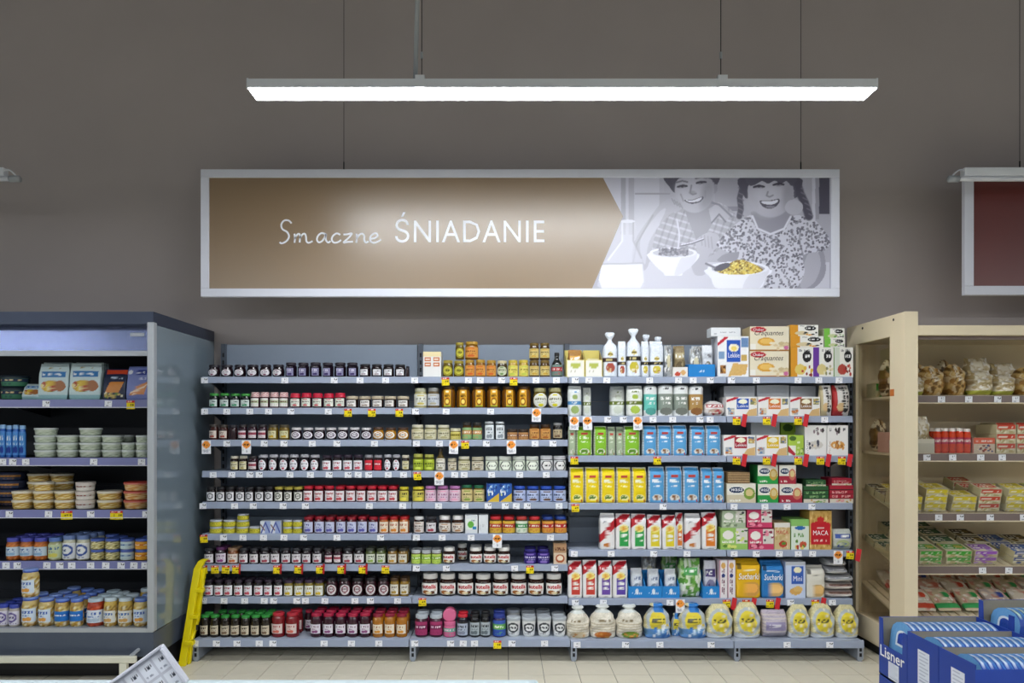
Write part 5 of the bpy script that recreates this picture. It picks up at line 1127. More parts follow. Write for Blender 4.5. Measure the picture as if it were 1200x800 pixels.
def trayart(c): c.rect(0, 0, 1, 1, '2a86d0'); c.ell(.5, .62, .12, .3, 'e0ecf6'); c.scr(.15, .2, .85, .5, 'eaf2fa', 1, 9, .85)
K('tray_b', 'display_tray', 'tray', 'bright blue cardboard display tray', [('tray_box', tray('tray_b', '2a86d0', '3a90d4', .5, 1.0)), ('print', panel('tb_p', trayart, -.4, .08, .4, .42))], 'box', .14)
def traywy(c): c.rect(0, 0, 1, 1, 'eceadf'); c.rect(.1, .1, .9, .5, 'f0eee6'); c.ell(.5, .7, .3, .18, 'b8c058'); c.scr(.2, .2, .8, .4, 'b0a890', 1, 7, .6)
K('tray_y', 'display_tray', 'tray', 'white display tray with yellow edges', [('tray_box', tray('tray_y', 'e4d478', 'b09a68', .6, 1.0)), ('print', panel('ty_p', traywy, -.46, .02, .46, .58))], 'box', .14)
def trayw(c): c.rect(0, 0, 1, 1, 'e8e4e0'); c.ell(.3, .3, .2, .3, 'c84a34'); c.ell(.7, .5, .2, .3, 'e0b070')
K('tray_w', 'display_tray', 'tray', 'low white cardboard tray with red fruit print', [('tray_box', tray('tray_w', 'e6e2de', 'c8c0b4', .7, .9)), ('print', panel('tw_p', trayw, -.46, .05, .46, .6))], 'box', .14)
def traywd(c): c.rect(0, 0, 1, 1, '2a86d0'); c.scr(.38, .35, .7, .6, 'd8e8f6', 1, 4, .9)
K('tray_bw', 'display_tray', 'tray', 'wide bright blue display tray', [('tray_box', tray('tray_bw', '2a86d0', '3a90d4', .95, 1.0)), ('print', panel('tbw_p', traywd, -.4, .1, .4, .8))], 'box', .16)
K('tray_k', 'display_tray', 'tray', 'white carton with sloping sides', [('tray_box', tray('tray_k', 'dcd6c4', 'c8bfa4', .55, 1.0))], 'box', .16)

# ---------------------------------------------------------------- placing
BAD = []
ORD = ['top', 'second', 'third', 'fourth', 'fifth', 'sixth', 'seventh', 'eighth']
def surf(y, z, where, n, last): return dict(y=y, z=z, where="%s's %s shelf" % (where, 'bottom' if n == last else ORD[n]))
def label_of(desc, pre, where):
    if pre == 'in row behind': lab = '%s, second row on %s' % (desc, where)
    elif pre == 'stacked up': lab = '%s, stacked on %s' % (desc, where)
    elif pre: lab = '%s %s on %s' % (desc, pre.rstrip(','), where)
    else: lab = '%s on %s' % (desc, where)
    if len(lab.split()) > 16: BAD.append(lab)
    return lab
def spawn(kd, loc, scale, rot, label, group):
    k = KINDS[kd]
    if len(k['parts']) == 1:
        o = ob(k['noun'], k['parts'][0][1], None, loc, rot, scale)
    else:
        o = empty(k['noun'], loc, rot, scale)
        for nm, me in k['parts']: ob(nm, me, o)
    return tag(o, label, k['cat'], group)
SEEN = {}
def put(s, kd, x0, x1, n, h, rows=1, up=0, dy=0.0, d=None, fill=None, rx=0, rz=None, note=None):
    """x0..x1, h, up in photo pixels at the shelf front; they become metres at that depth"""
    k = KINDS[kd]; y = s['y']+.012+dy; pw = MP((x1-x0)/n, y); jar = k['kind'] == 'jar'
    w = pw*(fill or (.94 if jar else (.98 if k['kind'] == 'bag' else .985))); hh = MP(h, y)
    dep = d or (w if jar else (k['depth'] or min(max(w*.85, .05), .13)))
    if d and jar: dep = d
    for r in range(rows):
        if r: pre = 'in row behind'
        elif up: pre = 'stacked up'
        else: pre = ''
        if note and not r: pre = note
        lab = label_of(k['desc'], pre, s['where'])
        for i in range(n):
            if r and random.random() < .08: continue
            x = XP(x0, y)+pw*(i+.5)+(random.uniform(-.015, .015)*pw if r else 0)
            rot = (rx, 0, rz if rz is not None else (random.uniform(-.16, .16) if jar else random.uniform(-.025, .025)))
            sc = random.uniform(.985, 1.015)
            o = spawn(kd, (x, y+dep/2+r*dep*1.05, s['z']+MP(up, y)), (w*(1 if jar else sc), dep, hh*(1 if up or k['kind'] == 'box' else sc)), rot, lab, None)
            SEEN.setdefault(lab, []).append(o)
S1 = [surf(YU if i < 8 else YB+.05, z-(.004 if i < 8 else .012), 'jam bay', i, 8) for i, z in enumerate(Z12)]
S2 = [surf(YU if i < 8 else YB+.05, z-(.004 if i < 8 else .012), 'spread bay', i, 8) for i, z in enumerate(Z12)]
S3 = [surf(YU if i < 6 else YB+.05, z-(.004 if i < 6 else .012), 'rice cake bay', i, 6) for i, z in enumerate(Z34)]
S4 = [surf(YU if i < 6 else YB+.05, z-(.004 if i < 6 else .012), 'crispbread bay', i, 6) for i, z in enumerate(Z34)]
def row(s, *items):
    for it in items: put(s, *it[:5], **(it[5] if len(it) > 5 else {}))
R2, R3 = dict(rows=2), dict(rows=3)
# jam bay
row(S1[0], ('j_oval',241,332,6,15), ('j_hex',332,419,6,17.5), ('j_sq',420,475,4,15.5), ('j_plain',475,478,1,1) if 0 else ('j_sq',475,480,1,4) if 0 else ('j_plain',475,479.5,1,13, dict(d=.06)))
row(S1[1], ('j_green',243,292,4,17.5), ('j_ging',292,337,4,19), ('j_redcap',338,404,5,18), ('j_gold',404,479,5,14.5))
row(S1[2], ('j_brown',243,266,2,18.5), ('j_plain',266,277,1,18), ('j_mix',277,312,3,18.5), ('j_mixy',312,338,2,18.5), ('j_small',339,435,7,15), ('j_smallg',435,479,3,15))
row(S1[3], ('j_ylab',268,289,2,18), ('j_mix',289,301,1,18), ('j_bigoval',301,374,6,19.5), ('j_wlab',376,425,4,19), ('j_redlab',426,448,2,19), ('j_bigoval',449,469,2,19.5,dict(note='after red-label jars')), ('j_ylab',470,479.5,1,19,dict(note='at the spread bay')))
row(S1[4], ('j_blk',240,320,7,18,R2), ('j_ylid',320,354,3,18,R2), ('j_red',354,466,9,19,R2), ('h_ylid',467,479,1,18))
row(S1[5], ('tins',243,305,4,8), ('tins',243,290,3,8,dict(up=8)), ('tins',276,290,1,7,dict(up=16)), ('tinbox',305,329,2,15), ('tins',330,353,2,8), ('tins',330,353,2,8,dict(up=8)), ('j_blab',354,443,7,20,R2), ('j_orange',443,479,3,20,R2))
row(S1[6], ('j_dwhite',237,250,1,19,dict(rows=2,note='beside violet-lid jar')), ('j_dpurp',250,264,1,20,R2), ('j_dorange',264,278,1,19,R2), ('j_dwhite',278,377,8,19,R2), ('j_mix',379,400,2,18,R2), ('j_dwhite',400,427,2,19,dict(rows=2,note='beside green jars')), ('j_dgreen',427,452,2,19,R2), ('j_damber',453,478,2,19,R2))
row(S1[7], ('j_wlab',237,331,8,20,R2), ('j_wyel',331,379,4,19.5,R2), ('j_dred',380,456,5,22,R2), ('j_gldl',456,479,2,22,R2))
row(S1[8], ('j_glid',232,316,7,25.5,R3), ('j_bred',316,349,2,28,R2), ('j_bpurp',362,434,5,27.5,R3), ('j_bamb',435,477,3,27,R3))
put(S1[8], 'j_bpurp', 356, 366, 1, 25, dy=.13, note='set back')
# spread bay
row(S2[0], ('cups',496,517,1,30), ('h_glass',518,544,2,20), ('h_or',544,582,3,20.5), ('h_grn',582,595,1,19.5), ('h_yel',595,620,2,20.5), ('h_brn',620,645,2,20), ('syrup',646,660,1,29),
    ('h_glass',533,544,1,20,dict(up=21)), ('h_or',544,561,1,21,dict(up=21.2)), ('h_brn',620,645,2,20,dict(up=20.5)))
row(S2[1], ('h_white',484,500,1,24), ('h_grey',500,515,1,24), ('h_amb',516,623,6,26), ('h_flow',624,660,2,24.5))
row(S2[2], ('n_cream',481,527,3,18), ('n_low',527,540,1,14), ('n_grn',541,565,2,21), ('n_tall',567,592,2,22), ('n_brown',594,620,2,13), ('n_or',620,646,2,19), ('n_dk',648,660,1,20))
row(S2[3], ('n_lime',483,509,2,20), ('n_oil',510,522,1,27), ('n_sml',524,535,1,15), ('n_cream',536,551,1,17), ('n_sml',552,567,1,17), ('n_hexg',568,632,4,17.5), ('n_hexw',633,664,2,18))
row(S2[4], ('h_ylid',482,497,1,18), ('s_pink',497,540,3,19), ('s_green',540,568,2,20), ('blupk',570,600,2,22), ('s_blue',601,664,4,19))
row(S2[5], ('s_wlid',484,497,1,20), ('j_dwhite',498,512,1,20), ('s_hazel',513,544,2,21), ('wbox',545,560,1,22), ('wbox2',561,572,1,22), ('s_redcol',573,604,2,20,R2), ('s_redgrn',604,619,1,20), ('s_redcol',619,634,1,20), ('s_blured',635,665,2,20,R2))
row(S2[6], ('s_grn',481,517,3,17,R2), ('hazelbig',518,534,1,20), ('hazelbig',535,548,1,20,dict(dy=.11,note='set back')), ('hazelbig',549,599,3,20,R2), ('s_violet',614,645,2,18,R2), ('carton',649,664,1,25))
row(S2[7], ('hazelbig',493,660,8,26))
row(S2[8], ('j_pinkw',485,519,2,26,R2), ('s_pinkpot',519,534,1,18), ('s_redlid',535,549,1,26,R2), ('s_dark',550,575,2,27,R2), ('s_blulid',577,593,1,27,R2), ('tub',593,665,4,23,R3))
yy = S2[8]['y']+.012; pw_ = MP(15, yy)
spawn('s_pinkpot', (XP(526.5, yy), yy+.075, S2[8]['z']+MP(18, yy)+pw_*.5), (pw_*1.05, pw_*1.05, .06), (math.pi/2, 0, 0), "pink pot lying with its round lid forward, on spread bay's bottom shelf", None)
# rice cake bay
row(S3[0], ('tray_y',663.5,685,1,34), ('tray_y',685.5,706,1,34), ('tied_r',707,724,1,53), ('flat_r',724.5,734,1,42), ('tied_y',734.5,752,1,58), ('flat_y',752,761,1,42), ('flat_y',761.5,778,1,43), ('bag_grey',779,788,1,38), ('tray_w',788,806,1,17), ('tray_bw',806.5,838,1,16))
put(S3[0], 'in_brown', 666, 682, 1, 33, dy=.03, d=.08); put(S3[0], 'in_lime', 688, 703, 1, 22, dy=.03, d=.08); put(S3[0], 'in_dark', 790, 804, 1, 38, dy=.03, d=.08)
put(S3[0], 'bag_grey', 809, 823, 1, 34, dy=.03, d=.06, note='in blue tray'); put(S3[0], 'bag_whitef', 823.5, 836, 1, 38, dy=.03, d=.06, note='in blue tray')
put(S3[0], 'bag_grey', 811, 834, 1, 30, dy=.1, d=.06, up=8)
put(S3[0], 'tied_y', 766, 778, 1, 50, dy=.13, note='set back'); put(S3[0], 'tied_y', 752, 764, 1, 52, dy=.13, note='set back')
row(S3[1], ('kasha_b',665.5,682,1,36), ('kasha_g',683,693,1,34,dict(dy=.05)), ('kasha_g',715,733,1,36,dict(dy=.06)), ('kasha_w',735,754,1,36), ('can_t',755,771,1,37), ('can_g',772,808,2,37), ('can_b',808,825.5,1,37), ('bag_redw',826,851,1,18))
row(S3[2], ('r_greenside',666,675,1,34), ('r_green',675,694.5,1,35), ('r_green',696,712,1,35), ('r_greenside',712,721.5,1,34,dict(dy=.02)), ('r_greenside',722,731,1,34,dict(dy=.03)), ('r_green',731,751,1,35), ('r_blue',753,806,3,36), ('r_blue',809,846,2,36,dict(note='beside crispbread boxes')))
row(S3[3], ('r_yel',667,759,5,42), ('r_blue',760,821,3,43), ('r_blue',822,850,2,41,dict(d=.09)))
row(S3[4], ('f_red1',703,721,1,42), ('f_grn',721.5,758,2,42), ('f_yl',758.5,776,1,41), ('f_yl',776,793,1,41), ('f_org',792,801,1,42,dict(dy=.03)), ('f_red1',803,822,1,42), ('f_org',823,841,1,43))
row(S3[5], ('f_rd',665.5,700,2,44), ('f_pur',701,718,1,44), ('f_pur2',718,736,1,44), ('tray_b',736,796.5,3,29), ('salad',797,823,1,45), ('tray_b',823.5,843,1,29))
for a, b in ((739, 754), (759, 774), (779, 794)): put(S3[5], 'in_tray', a, b, 1, 33, dy=.03, d=.07, fill=.9)
put(S3[5], 'in_trayp', 825, 841, 1, 42, dy=.03, d=.07, fill=.9); put(S3[5], 'bag_grey', 752, 770, 1, 46, dy=.17, d=.06, note='set back'); put(S3[5], 'salad', 776, 796, 1, 44, dy=.17, d=.08, note='set back')
row(S3[6], ('wrap_w',664,692,1,36), ('wrap_o',692,723,1,37), ('wrap_g',723,755,1,38), ('tort_b',756,788,1,40), ('tort_b',787,799,1,26,dict(dy=.06)), ('tort_b',798,830,1,39), ('tort_y',829,861,1,38))
# crispbread bay
row(S4[0], ('lek_big',841,878,1,48), ('croq',878.5,925,1,30.5), ('ov_or',926.5,953,1,35), ('ov_pu',953,977,1,35), ('ov_gr',977.5,1000,1,35))
put(S4[0], 'croq', 878.5, 925, 1, 29, up=30.6); put(S4[0], 'pl_white', 833, 868, 1, 10, up=48.2, d=.1)
put(S4[0], 'ov_o2', 926, 965, 1, 13, up=35.2); put(S4[0], 'ov_o2', 925, 959, 1, 13, up=48.3); put(S4[0], 'ov_g2', 966, 990, 1, 10, up=35.2); put(S4[0], 'ov_g2', 966, 990, 1, 12, up=45.3)
put(S4[0], 'pl_grey', 839, 856, 1, 47, dy=.19, d=.1)
row(S4[1], ('lek_b',851,887.5,1,23), ('lek_o',888,924.5,1,23), ('lek_n',925,961,1,23), ('waf_w',962,976.5,1,37), ('waf_r',977,998,1,37))
put(S4[1], 'pl_grey', 848, 885, 1, 36, dy=.17, d=.1); put(S4[1], 'pl_white', 887, 925, 1, 37, dy=.17, d=.1, note='set back'); put(S4[1], 'pl_grey', 926, 956, 1, 36, dy=.17, d=.1)
row(S4[2], ('lek_r',848,885.5,1,24.5), ('lek_y',886,923,1,24.5), ('lime',923.5,942,1,24.5), ('wh_tall',943.5,969,1,36), ('wh_tall2',969.5,994,1,36))
put(S4[2], 'pl_grey', 880, 914, 1, 38, dy=.17, d=.1); put(S4[2], 'lime', 915, 942, 1, 38, dy=.17, d=.1, note='set back')
row(S4[3], ('w_br',852,886,1,23), ('w_gr',888,912,1,22.5), ('w_rd',913,940,1,22.5), ('st_g',941,971,1,20), ('st_r',972,1000,1,21))
put(S4[3], 'wafers', 853, 879, 1, 13, up=23.2); put(S4[3], 'w_gr', 888, 912, 1, 22, up=22.7); put(S4[3], 'w_rd', 913, 933, 1, 22, up=22.7); put(S4[3], 'st_g', 945, 968, 1, 7, up=20.2); put(S4[3], 'st_r', 974, 998, 1, 8, up=21.2)
row(S4[4], ('pk_grn',844,876.5,1,26), ('pk_pnk',877,907,1,25), ('maca0',907.5,926,1,32), ('macag',926.5,948,1,36), ('maca',948.5,975,1,46), ('pouch_b',977,1000,1,24,dict(d=.09)))
put(S4[4], 'pk_pnk', 875.5, 905, 1, 21, up=26.2, d=.14); put(S4[4], 'pk_gry', 846, 874, 1, 20, up=26.2)
row(S4[5], ('stick',843.5,861.5,2,45), ('bisc_y',862,892,1,45), ('bisc_b',892.5,920,1,44), ('petit',920.5,944,1,43), ('dry_w',945,968,1,38))
for i in range(3): put(S4[5], 'flatpk' if i < 2 else 'flatpg', 970, 1003, 1, 9, up=9*i, d=.2)
put(S4[5], 'flatpg', 970, 996, 1, 9, up=27.2, d=.2); put(S4[5], 'flatpg', 972, 994, 1, 9, up=36.4, d=.2)
row(S4[6], ('tort_y',862,894,1,40,dict(note='beside rice-cake bay')), ('tort_l',895,925,1,32), ('tort_y',925.5,952,1,38,dict(note='by lilac pack')), ('tort_y',952,981,1,38), ('tort_y',982,1009,1,37,dict(note='beside deli cabinet')))

# ---------------------------------------------------------------- chilled cabinet contents
LS = {k: dict(y=4.40, z=LZ[k], where="chilled cabinet's %s shelf" % n) for k, n in dict(A='top', B='second', C='third', D='fourth').items()}
LE = dict(y=4.25, z=ZP(735, 4.25), where="chilled cabinet's bottom shelf")
s = LS['A']
put(s, 't_bowl', -8, 25, 1, 15, dy=.03); put(s, 't_bowl', -8, 25, 1, 14, up=15.2, dy=.03); put(s, 'pouch_w', 22, 44, 1, 22, d=.05, rx=-.5, note='lying')
put(s, 'pouch_w', 42, 78, 1, 43, d=.03, rx=-.12); put(s, 'pouch_w', 79, 116, 1, 43, d=.03, rx=-.12)
for i in range(3): put(s, 'pouch_w', 46+i*3, 82+i*3, 1, 44, d=.03, dy=.04+.035*i, rx=-.1, note='standing behind'); put(s, 'pouch_w', 84+i*3, 119+i*3, 1, 44, d=.03, dy=.04+.035*i, rx=-.1, note='standing behind')
put(s, 'pouch_d', 118, 146, 1, 37, d=.025, rx=-.2); put(s, 'pouch_l', 146, 174, 1, 40, d=.025, rx=-.15)
s = LS['B']
put(s, 'tube', -10, 28, 5, 38); put(s, 't_cup', 21, 34.5, 1, 9, dy=-.002) if 0 else None
for c0, c1, n in ((33, 60, 4), (60, 86, 3), (86.5, 113, 4), (113, 139, 3), (139, 155, 2), (155.5, 172, 3)):
    for i in range(n): put(s, 't_white', c0, c1, 1, 8.6, up=8.7*i, rows=2 if i < 3 else 1)
s = LS['C']
for kd, c0, c1, n in (('t_yel', 7, 32, 2), ('t_yel', 32.5, 57, 3), ('t_yel', 57.5, 82.5, 2), ('t_pep', 83, 106, 3), ('t_yel', 107, 136, 2), ('t_red', 138, 169, 3)):
    for i in range(n): put(s, kd, c0, c1, 1, 10.5, up=10.6*i)
for i in range(4): put(s, 't_dark', -12, 22, 1, 10, up=10.1*i, dy=.16); put(s, 't_yel', 25, 52, 1, 9.5, up=9.6*i, dy=.16, note='set back,'); put(s, 't_yel', 52, 79, 1, 9.5, up=9.6*i, dy=.16, note='set back,')
s = LS['D']
put(s, 'f_or', 3, 52, 3, 26, rows=3); put(s, 'f_gr', 52.5, 69, 1, 26, rows=3); put(s, 'f_wh', 69.5, 102, 2, 29, rows=3)
for kd, c0, c1 in (('f_lowy', 102.5, 119), ('f_lowy', 119.5, 137), ('f_lowb', 137.5, 154), ('f_lowo', 154.5, 173)):
    put(s, kd, c0, c1, 1, 12.5, rows=3); put(s, kd, c0, c1, 1, 12.5, up=12.6, rows=3)
s = LE
put(s, 'f_smw', -6, 20, 2, 26, rows=3); put(s, 'f_big', 20.5, 40, 1, 34, rows=2); put(s, 'f_big', 20.5, 40, 1, 33, up=34.2)
put(s, 'f_big', 40.5, 59, 1, 33, rows=4); put(s, 'f_bigb', 59.5, 77.5, 1, 32, rows=4); put(s, 'f_bigb', 78, 94, 1, 32, rows=4)
put(s, 'f_red', 97, 117.5, 1, 32, rows=3); put(s, 'f_whl', 118, 134, 1, 33, rows=4); put(s, 'f_whl', 134.5, 152, 1, 33, rows=4); put(s, 'f_big', 152.5, 171, 1, 33, rows=4)

# the shelves go on past the picture's edge
for s_, kd, h, nn in ((LS['A'], 't_bowl', 15, 4), (LS['B'], 'tube', 38, 12), (LS['C'], 't_yel', 10.5, 6), (LS['D'], 'f_or', 26, 8), (LE, 'f_big', 33, 8)):
    put(s_, kd, -168, -14, nn, h, rows=1, note='far end')
# ---------------------------------------------------------------- deli cabinet contents
def RS(k): return dict(y=YR+.02, z=RZ[k][0], where="deli cabinet's %s shelf" % ORD[k-1])
s = RS(1)
for kd, a, b, h, dy, dd in (('brdw', 1068, 1086, 22, 0, .12), ('brd', 1084, 1112, 36, .02, .16), ('brdd', 1070, 1092, 42, .2, .16), ('brd', 1114, 1137, 38, .04, .16), ('brdd', 1104, 1122, 44, .22, .14), ('brdw', 1142, 1168, 30, .0, .14), ('brdw', 1136, 1164, 46, .21, .12), ('brdw', 1170, 1194, 26, 0, .14), ('brdw', 1168, 1196, 40, .21, .14), ('brd', 1196, 1226, 34, .02, .16), ('brd', 1228, 1258, 34, .02, .16)):
    put(s, kd, a, b, 1, h, dy=dy, d=dd, note='set back' if dy > .1 else None)
s = RS(2)
put(s, 'tray_k', 1074, 1095, 1, 30, d=.2); put(s, 'brdw', 1076, 1092, 1, 42, dy=.04, d=.1, note='inside white carton')
put(s, 'tuber', 1096, 1140, 5, 29, rows=4, d=.045); put(s, 'salm', 1141, 1166, 1, 18)
for i in range(4):
    for j in range(3): put(s, 'ch_r', 1168+i*24, 1191+i*24, 1, 11, up=11.2*j, d=.2)
    put(s, 'ch_r', 1166+i*24, 1189+i*24, 1, 34, dy=.24, d=.15, note='set back')
put(RS(1), 'brdd', 1039, 1055, 1, 44, dy=.1, d=.14, note='by the side glass'); put(RS(1), 'ch_g', 1026, 1042, 1, 16, dy=.27, d=.12, note='by the side glass')
put(RS(2), 'salm', 1042, 1058, 1, 24, dy=.07, d=.14, note='by the side glass'); put(RS(2), 'brdd', 1028, 1044, 1, 38, dy=.25, d=.14, note='by the side glass')
def tilted(k, kd, x0, x1, layers, deep, h=8.0):
    s = RS(k); z0, rise = RZ[k]; ang = math.atan2(rise, .5); K_ = KINDS[kd]
    w = MP(x1-x0, YR); dl = .13
    for r in range(deep):
        for l in range(layers if r == 0 else max(1, layers-1)):
            dd = .025+r*dl+.06; hh = MP(h, YR)
            x = XP(x0, YR)+w/2; y = YR+dd*math.cos(ang)-(l*hh+.003)*math.sin(ang); z = z0+dd*math.sin(ang)+(l*hh+.003)*math.cos(ang)
            lab = label_of(K_['desc'], 'in row behind' if r else ('stacked up' if l else ''), s['where'])
            o = spawn(kd, (x, y, z), (w*.96, .12, hh*.98), (ang, 0, random.uniform(-.05, .05)), lab, None); SEEN.setdefault(lab, []).append(o)
for kd, a, b, l, d_ in (('ch_k', 1050, 1066, 2, 3), ('ch_y', 1068, 1082, 2, 3), ('ch_y', 1084, 1111, 3, 3), ('ch_y', 1117, 1146, 2, 3), ('ch_r', 1148, 1174, 3, 3), ('ch_y', 1180, 1206, 3, 2), ('ch_g', 1208, 1236, 3, 2)): tilted(3, kd, a, b, l, d_, 9)
for kd, a, b, l, d_ in (('ch_d', 1050, 1075, 2, 3), ('ch_g', 1078, 1106, 2, 1), ('ch_g', 1110, 1141, 2, 1), ('ch_p', 1143, 1171, 2, 1), ('ch_b', 1188, 1218, 2, 3), ('ch_k', 1220, 1248, 2, 3)): tilted(4, kd, a, b, l, d_, 8)
def tiltback(k, kd, x0, x1, r0, r1):
    s = RS(k); z0, rise = RZ[k]; ang = math.atan2(rise, .5); w = MP(x1-x0, YR); K_ = KINDS[kd]
    for r in range(r0, r1):
        dd = .025+r*.13+.06; lab = label_of(K_['desc'], 'in row behind', s['where'])
        for l in range(2):
            o = spawn(kd, (XP(x0, YR)+w/2, YR+dd*math.cos(ang)-(l*.04+.003)*math.sin(ang), z0+dd*math.sin(ang)+(l*.04+.003)*math.cos(ang)), (w*.96, .12, .038), (ang, 0, random.uniform(-.06, .06)), lab, None); SEEN.setdefault(lab, []).append(o)
tiltback(4, 'ch_d', 1078, 1106, 1, 4); tiltback(4, 'ch_d', 1110, 1141, 1, 4); tiltback(4, 'ch_k', 1150, 1178, 1, 3)
s5 = RS(5); z0, rise = RZ[5]; ang = math.atan2(rise, .5)
hk = ['ham_w', 'ham_b', 'ham_p', 'ham_g', 'ham_w', 'ham_p', 'ham_g', 'ham_b']
for r in range(3):
    for i in range(7):
        kd = hk[(i*3+r*2) % 8]; w = .16; dd = .03+r*.14; x = XP(1066, YR)+.02+(i+.5)*.165+random.uniform(-.006, .006)
        lab = label_of(KINDS[kd]['desc'], ('front row', 'middle row', 'back row')[r], s5['where'])
        o = spawn(kd, (x, YR+dd*math.cos(ang), z0+dd*math.sin(ang)+.02), (.145, .036, .19), (-1.05, 0, random.uniform(-.07, .07)), lab, None); SEEN.setdefault(lab, []).append(o)

# ---------------------------------------------------------------- blue fish cartons in the aisle
X0, X1 = 1.617, 2.035
CH = .243; ZT = ZP(722, 3.19)
def lab_sheet(c): c.rect(0, 0, 1, 1, 'dfe4f2'); [c.rect(.1, z, .9-.25*(i % 3 == 2), z+.03, 'aab0c8') for i, z in enumerate(np.arange(.1, .92, .1))]
shm = panel('sheet', lab_sheet, -.5, 0, .5, 1, 14, 40, y=0, m='card')
def tinmesh(key, face, rim, stripe):
    """flat pack standing on edge: arched outline in y-z, thickness along x (unit: 1 x 1 x 1)"""
    prof = [(-.5, 0), (-.5, .62), (-.44, .8), (-.3, .93), (-.1, 1), (.1, 1), (.3, .93), (.44, .8), (.5, .62), (.5, 0)]
    vs = []; cs = []; fs = []
    xs = (-.5, -.32, -.2, .0, .12, .3, .42, .5); n = len(prof); cc = (rim, rim, stripe, 'f0f4fa', stripe, rim, face, rim); N = len(xs)
    for i, x in enumerate(xs):
        for q, (y, z) in enumerate(prof):
            vs.append((x, y, z)); cs.append(rgb(rim) if y < -.38 else rgb(cc[i])*(1 if q % 2 else .8))
    for i in range(N-1):
        for j in range(n): q = (j+1) % n; fs.append((i*n+j, i*n+q, (i+1)*n+q, (i+1)*n+j))
    for x, k, col in ((-.5, 1, face), (.5, 1, face), (-.503, .5, 'e4ecf4'), (-.506, .36, rim)):
        c0 = len(vs); fs.append(tuple(range(c0, c0+n)))
        for (y, z) in prof: vs.append((x, y*k, .5+(z-.5)*k)); cs.append(rgb(col))
    me = mk(key, vs, fs, 'film', cs)
    import bmesh
    b = bmesh.new(); b.from_mesh(me); bmesh.ops.recalc_face_normals(b, faces=b.faces); b.to_mesh(me); b.free(); return me
TIN = tinmesh('fish_pack', '6aa4d8', '1f46a8', 'c8dcf0'); TING = tinmesh('fish_pack_green', '6aa4d8', '2448a0', 'a8d09c')
LIS = text_mesh('carton_lettering', 'Lisner', 'ink_w', bold=.012)
def carton(x0, x1, y0, y1, z0, z1, label, cut=False, sheet=True, open_top=True, lettering=None, front_lip=None):
    t = empty('fish_carton', ((x0+x1)/2, (y0+y1)/2, z0)); tag(t, label, 'carton')
    W, D, H = (x1-x0)/2, (y1-y0)/2, z1-z0; th = .004
    def wall(nm, a, inner='grey_card'):
        o = bx(nm, 'blue_card', t, *a); return o
    if not open_top:
        bx('body', 'blue_card', t, -W, W, -D, D, 0, H-.002)
    else:
        bx('bottom', 'grey_card', t, -W, W, -D, D, 0, .006)
        if cut:
            MB().prism([(-D, 0), (D, 0), (D, H), (D-.025, H), (D-.03, H*.55), (-D+.035, H*.55), (-D+.03, H*.93), (-D, H*.93)], 'x', -W, -W+th).obj('side_wall', 'blue_card', t)
        else: wall('side_wall', (-W, -W+th, -D, D, .006, H))
        wall('side_wall', (W-th, W, -D, D, .006, H))
        wall('back_wall', (-W+th, W-th, D-th, D, .006, H))
        bx('liner', 'grey_card', t, -W+th, W-th, D-th-.002, D-th, .006, H-.001)
        fh = front_lip or H
        wall('front_wall', (-W+th, W-th, -D, -D+th, .006, fh))
        bx('liner', 'grey_card', t, -W+th, W-th, -D+th, -D+th+.002, .006, fh-.001)
        bx('liner', 'grey_card', t, -W+th, -W+th+.002, -D+th, D-th, .006, H*(.53 if cut else 1)-.002)
    if sheet:
        ob('address_sheet', shm, t, (-W-.0012, -.01, H*(-.0+.03 if cut else .25)), (0, 0, -math.pi/2), (D*.75, 1, H*(.29 if cut else .55)))
    if lettering: ob('lettering', LIS, t, (W*.12, -D-.0012, (front_lip or H)-.055), (0, 0, 0), (W*.7, 1, .042))
    if cut:
        ob('lettering', LIS, t, (-W-.0012, D-.012, H*.34), (0, 0, -math.pi/2), (D*1.75, 1, H*.19))
    return t
def packs(x0, x1, y0, y1, z, n, h, me, lab, tilt=.12):
    w = (x1-x0)/n
    for i in range(n):
        o = ob('fish_pack', me, None, (x0+w*(i+.5), (y0+y1)/2, z), (0, tilt, 0), (w*.94, (y1-y0), h)); tag(o, lab, 'pack'); SEEN.setdefault(lab, []).append(o)
ys = [3.19, 2.967, 2.752, 2.537]
nm = ['rear', 'middle', 'front']
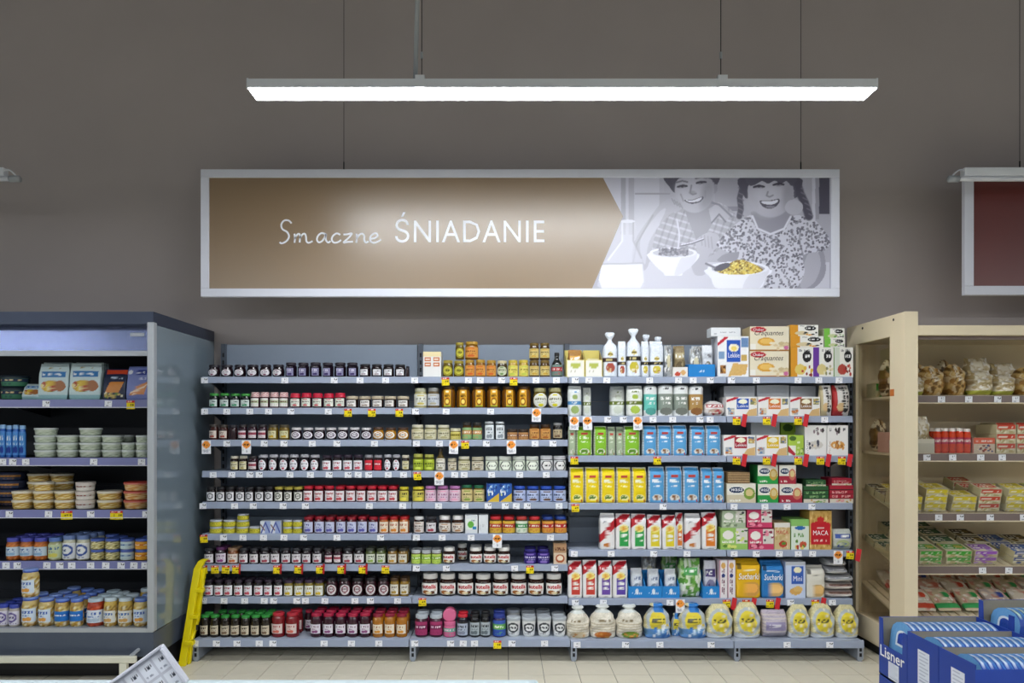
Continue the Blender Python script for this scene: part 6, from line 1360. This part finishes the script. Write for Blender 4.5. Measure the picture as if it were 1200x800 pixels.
for j in range(3):
    y1, y0 = ys[j]-.002, ys[j+1]+.002
    carton(X0, X1, y0, y1, ZT-CH, ZT, 'open blue carton of fish packs, %s' % ('with cut-out side and white lettering' if j == 0 else nm[j]+' of the top layer with white address sheet'), cut=(j == 0), front_lip=CH*(.8, .72, .93)[j], lettering=j == 2)
    packs(X0+.03, X1-.03, y0+.02, y1-.02, ZT-.135, 13, .135, TIN, 'blue and white fish pack standing in the %s open carton' % ('cut-out' if j == 0 else nm[j]))
    o = bx('carton_insert', 'grey_card', None, X0+.012, X1-.012, y0+.014, y1-.014, ZT-CH+.0065, ZT-.136); tag(o, 'grey card insert under the packs of the %s carton' % nm[j], 'insert')
    for l in (1, 2):
        zb = ZT-CH*(l+1)
        carton(X0, X1, y0, y1, max(zb, 0), ZT-CH*l-.001, 'closed blue carton, %s column, %s layer with white address sheet' % (nm[j], ('second', 'lowest')[l-1]), open_top=False)
bx('pallet', 'grey_card', None, X0+.01, 2.47, 2.54, 3.19, 0, max(ZT-CH*3, .0)-.001); o = bpy.data.objects['pallet']; tag(o, 'low grey pallet under the blue fish cartons', 'pallet')
# second column, a little higher at its far end
zc = ZP(708, 3.1)
XB = 2.045
for j in range(3):
    y1, y0 = ys[j]-.002, ys[j+1]+.002; zt_ = [zc, ZT-.03, ZT-.09][j]
    carton(XB, XB+.41, y0, y1, zt_-CH, zt_, 'open blue carton with cut-out side, %s of the wall-side stack' % nm[j], cut=True, sheet=False, front_lip=CH*.6)
    packs(XB+.03, XB+.38, y0+.02, y1-.02, zt_-CH+.1, 11, .13, TING, 'blue and green fish pack in the %s wall-side carton' % nm[j])
    o = bx('carton_insert', 'grey_card', None, XB+.012, XB+.398, y0+.014, y1-.014, zt_-CH+.0065, zt_-CH+.099); tag(o, 'grey card insert under packs of the %s wall-side carton' % nm[j], 'insert')
    carton(XB, XB+.41, y0, y1, max(ZT-CH*3, 0), zt_-CH-.001, 'tall closed blue carton, %s of the wall-side stack' % nm[j], open_top=False, sheet=False)

# sets of look-alikes share a group
for lab, os_ in SEEN.items():
    if len(os_) > 1:
        for o in os_: o['group'] = lab.split(',')[0][:60]+' set'
if BAD: print('LONG LABELS', len(BAD), set(BAD))
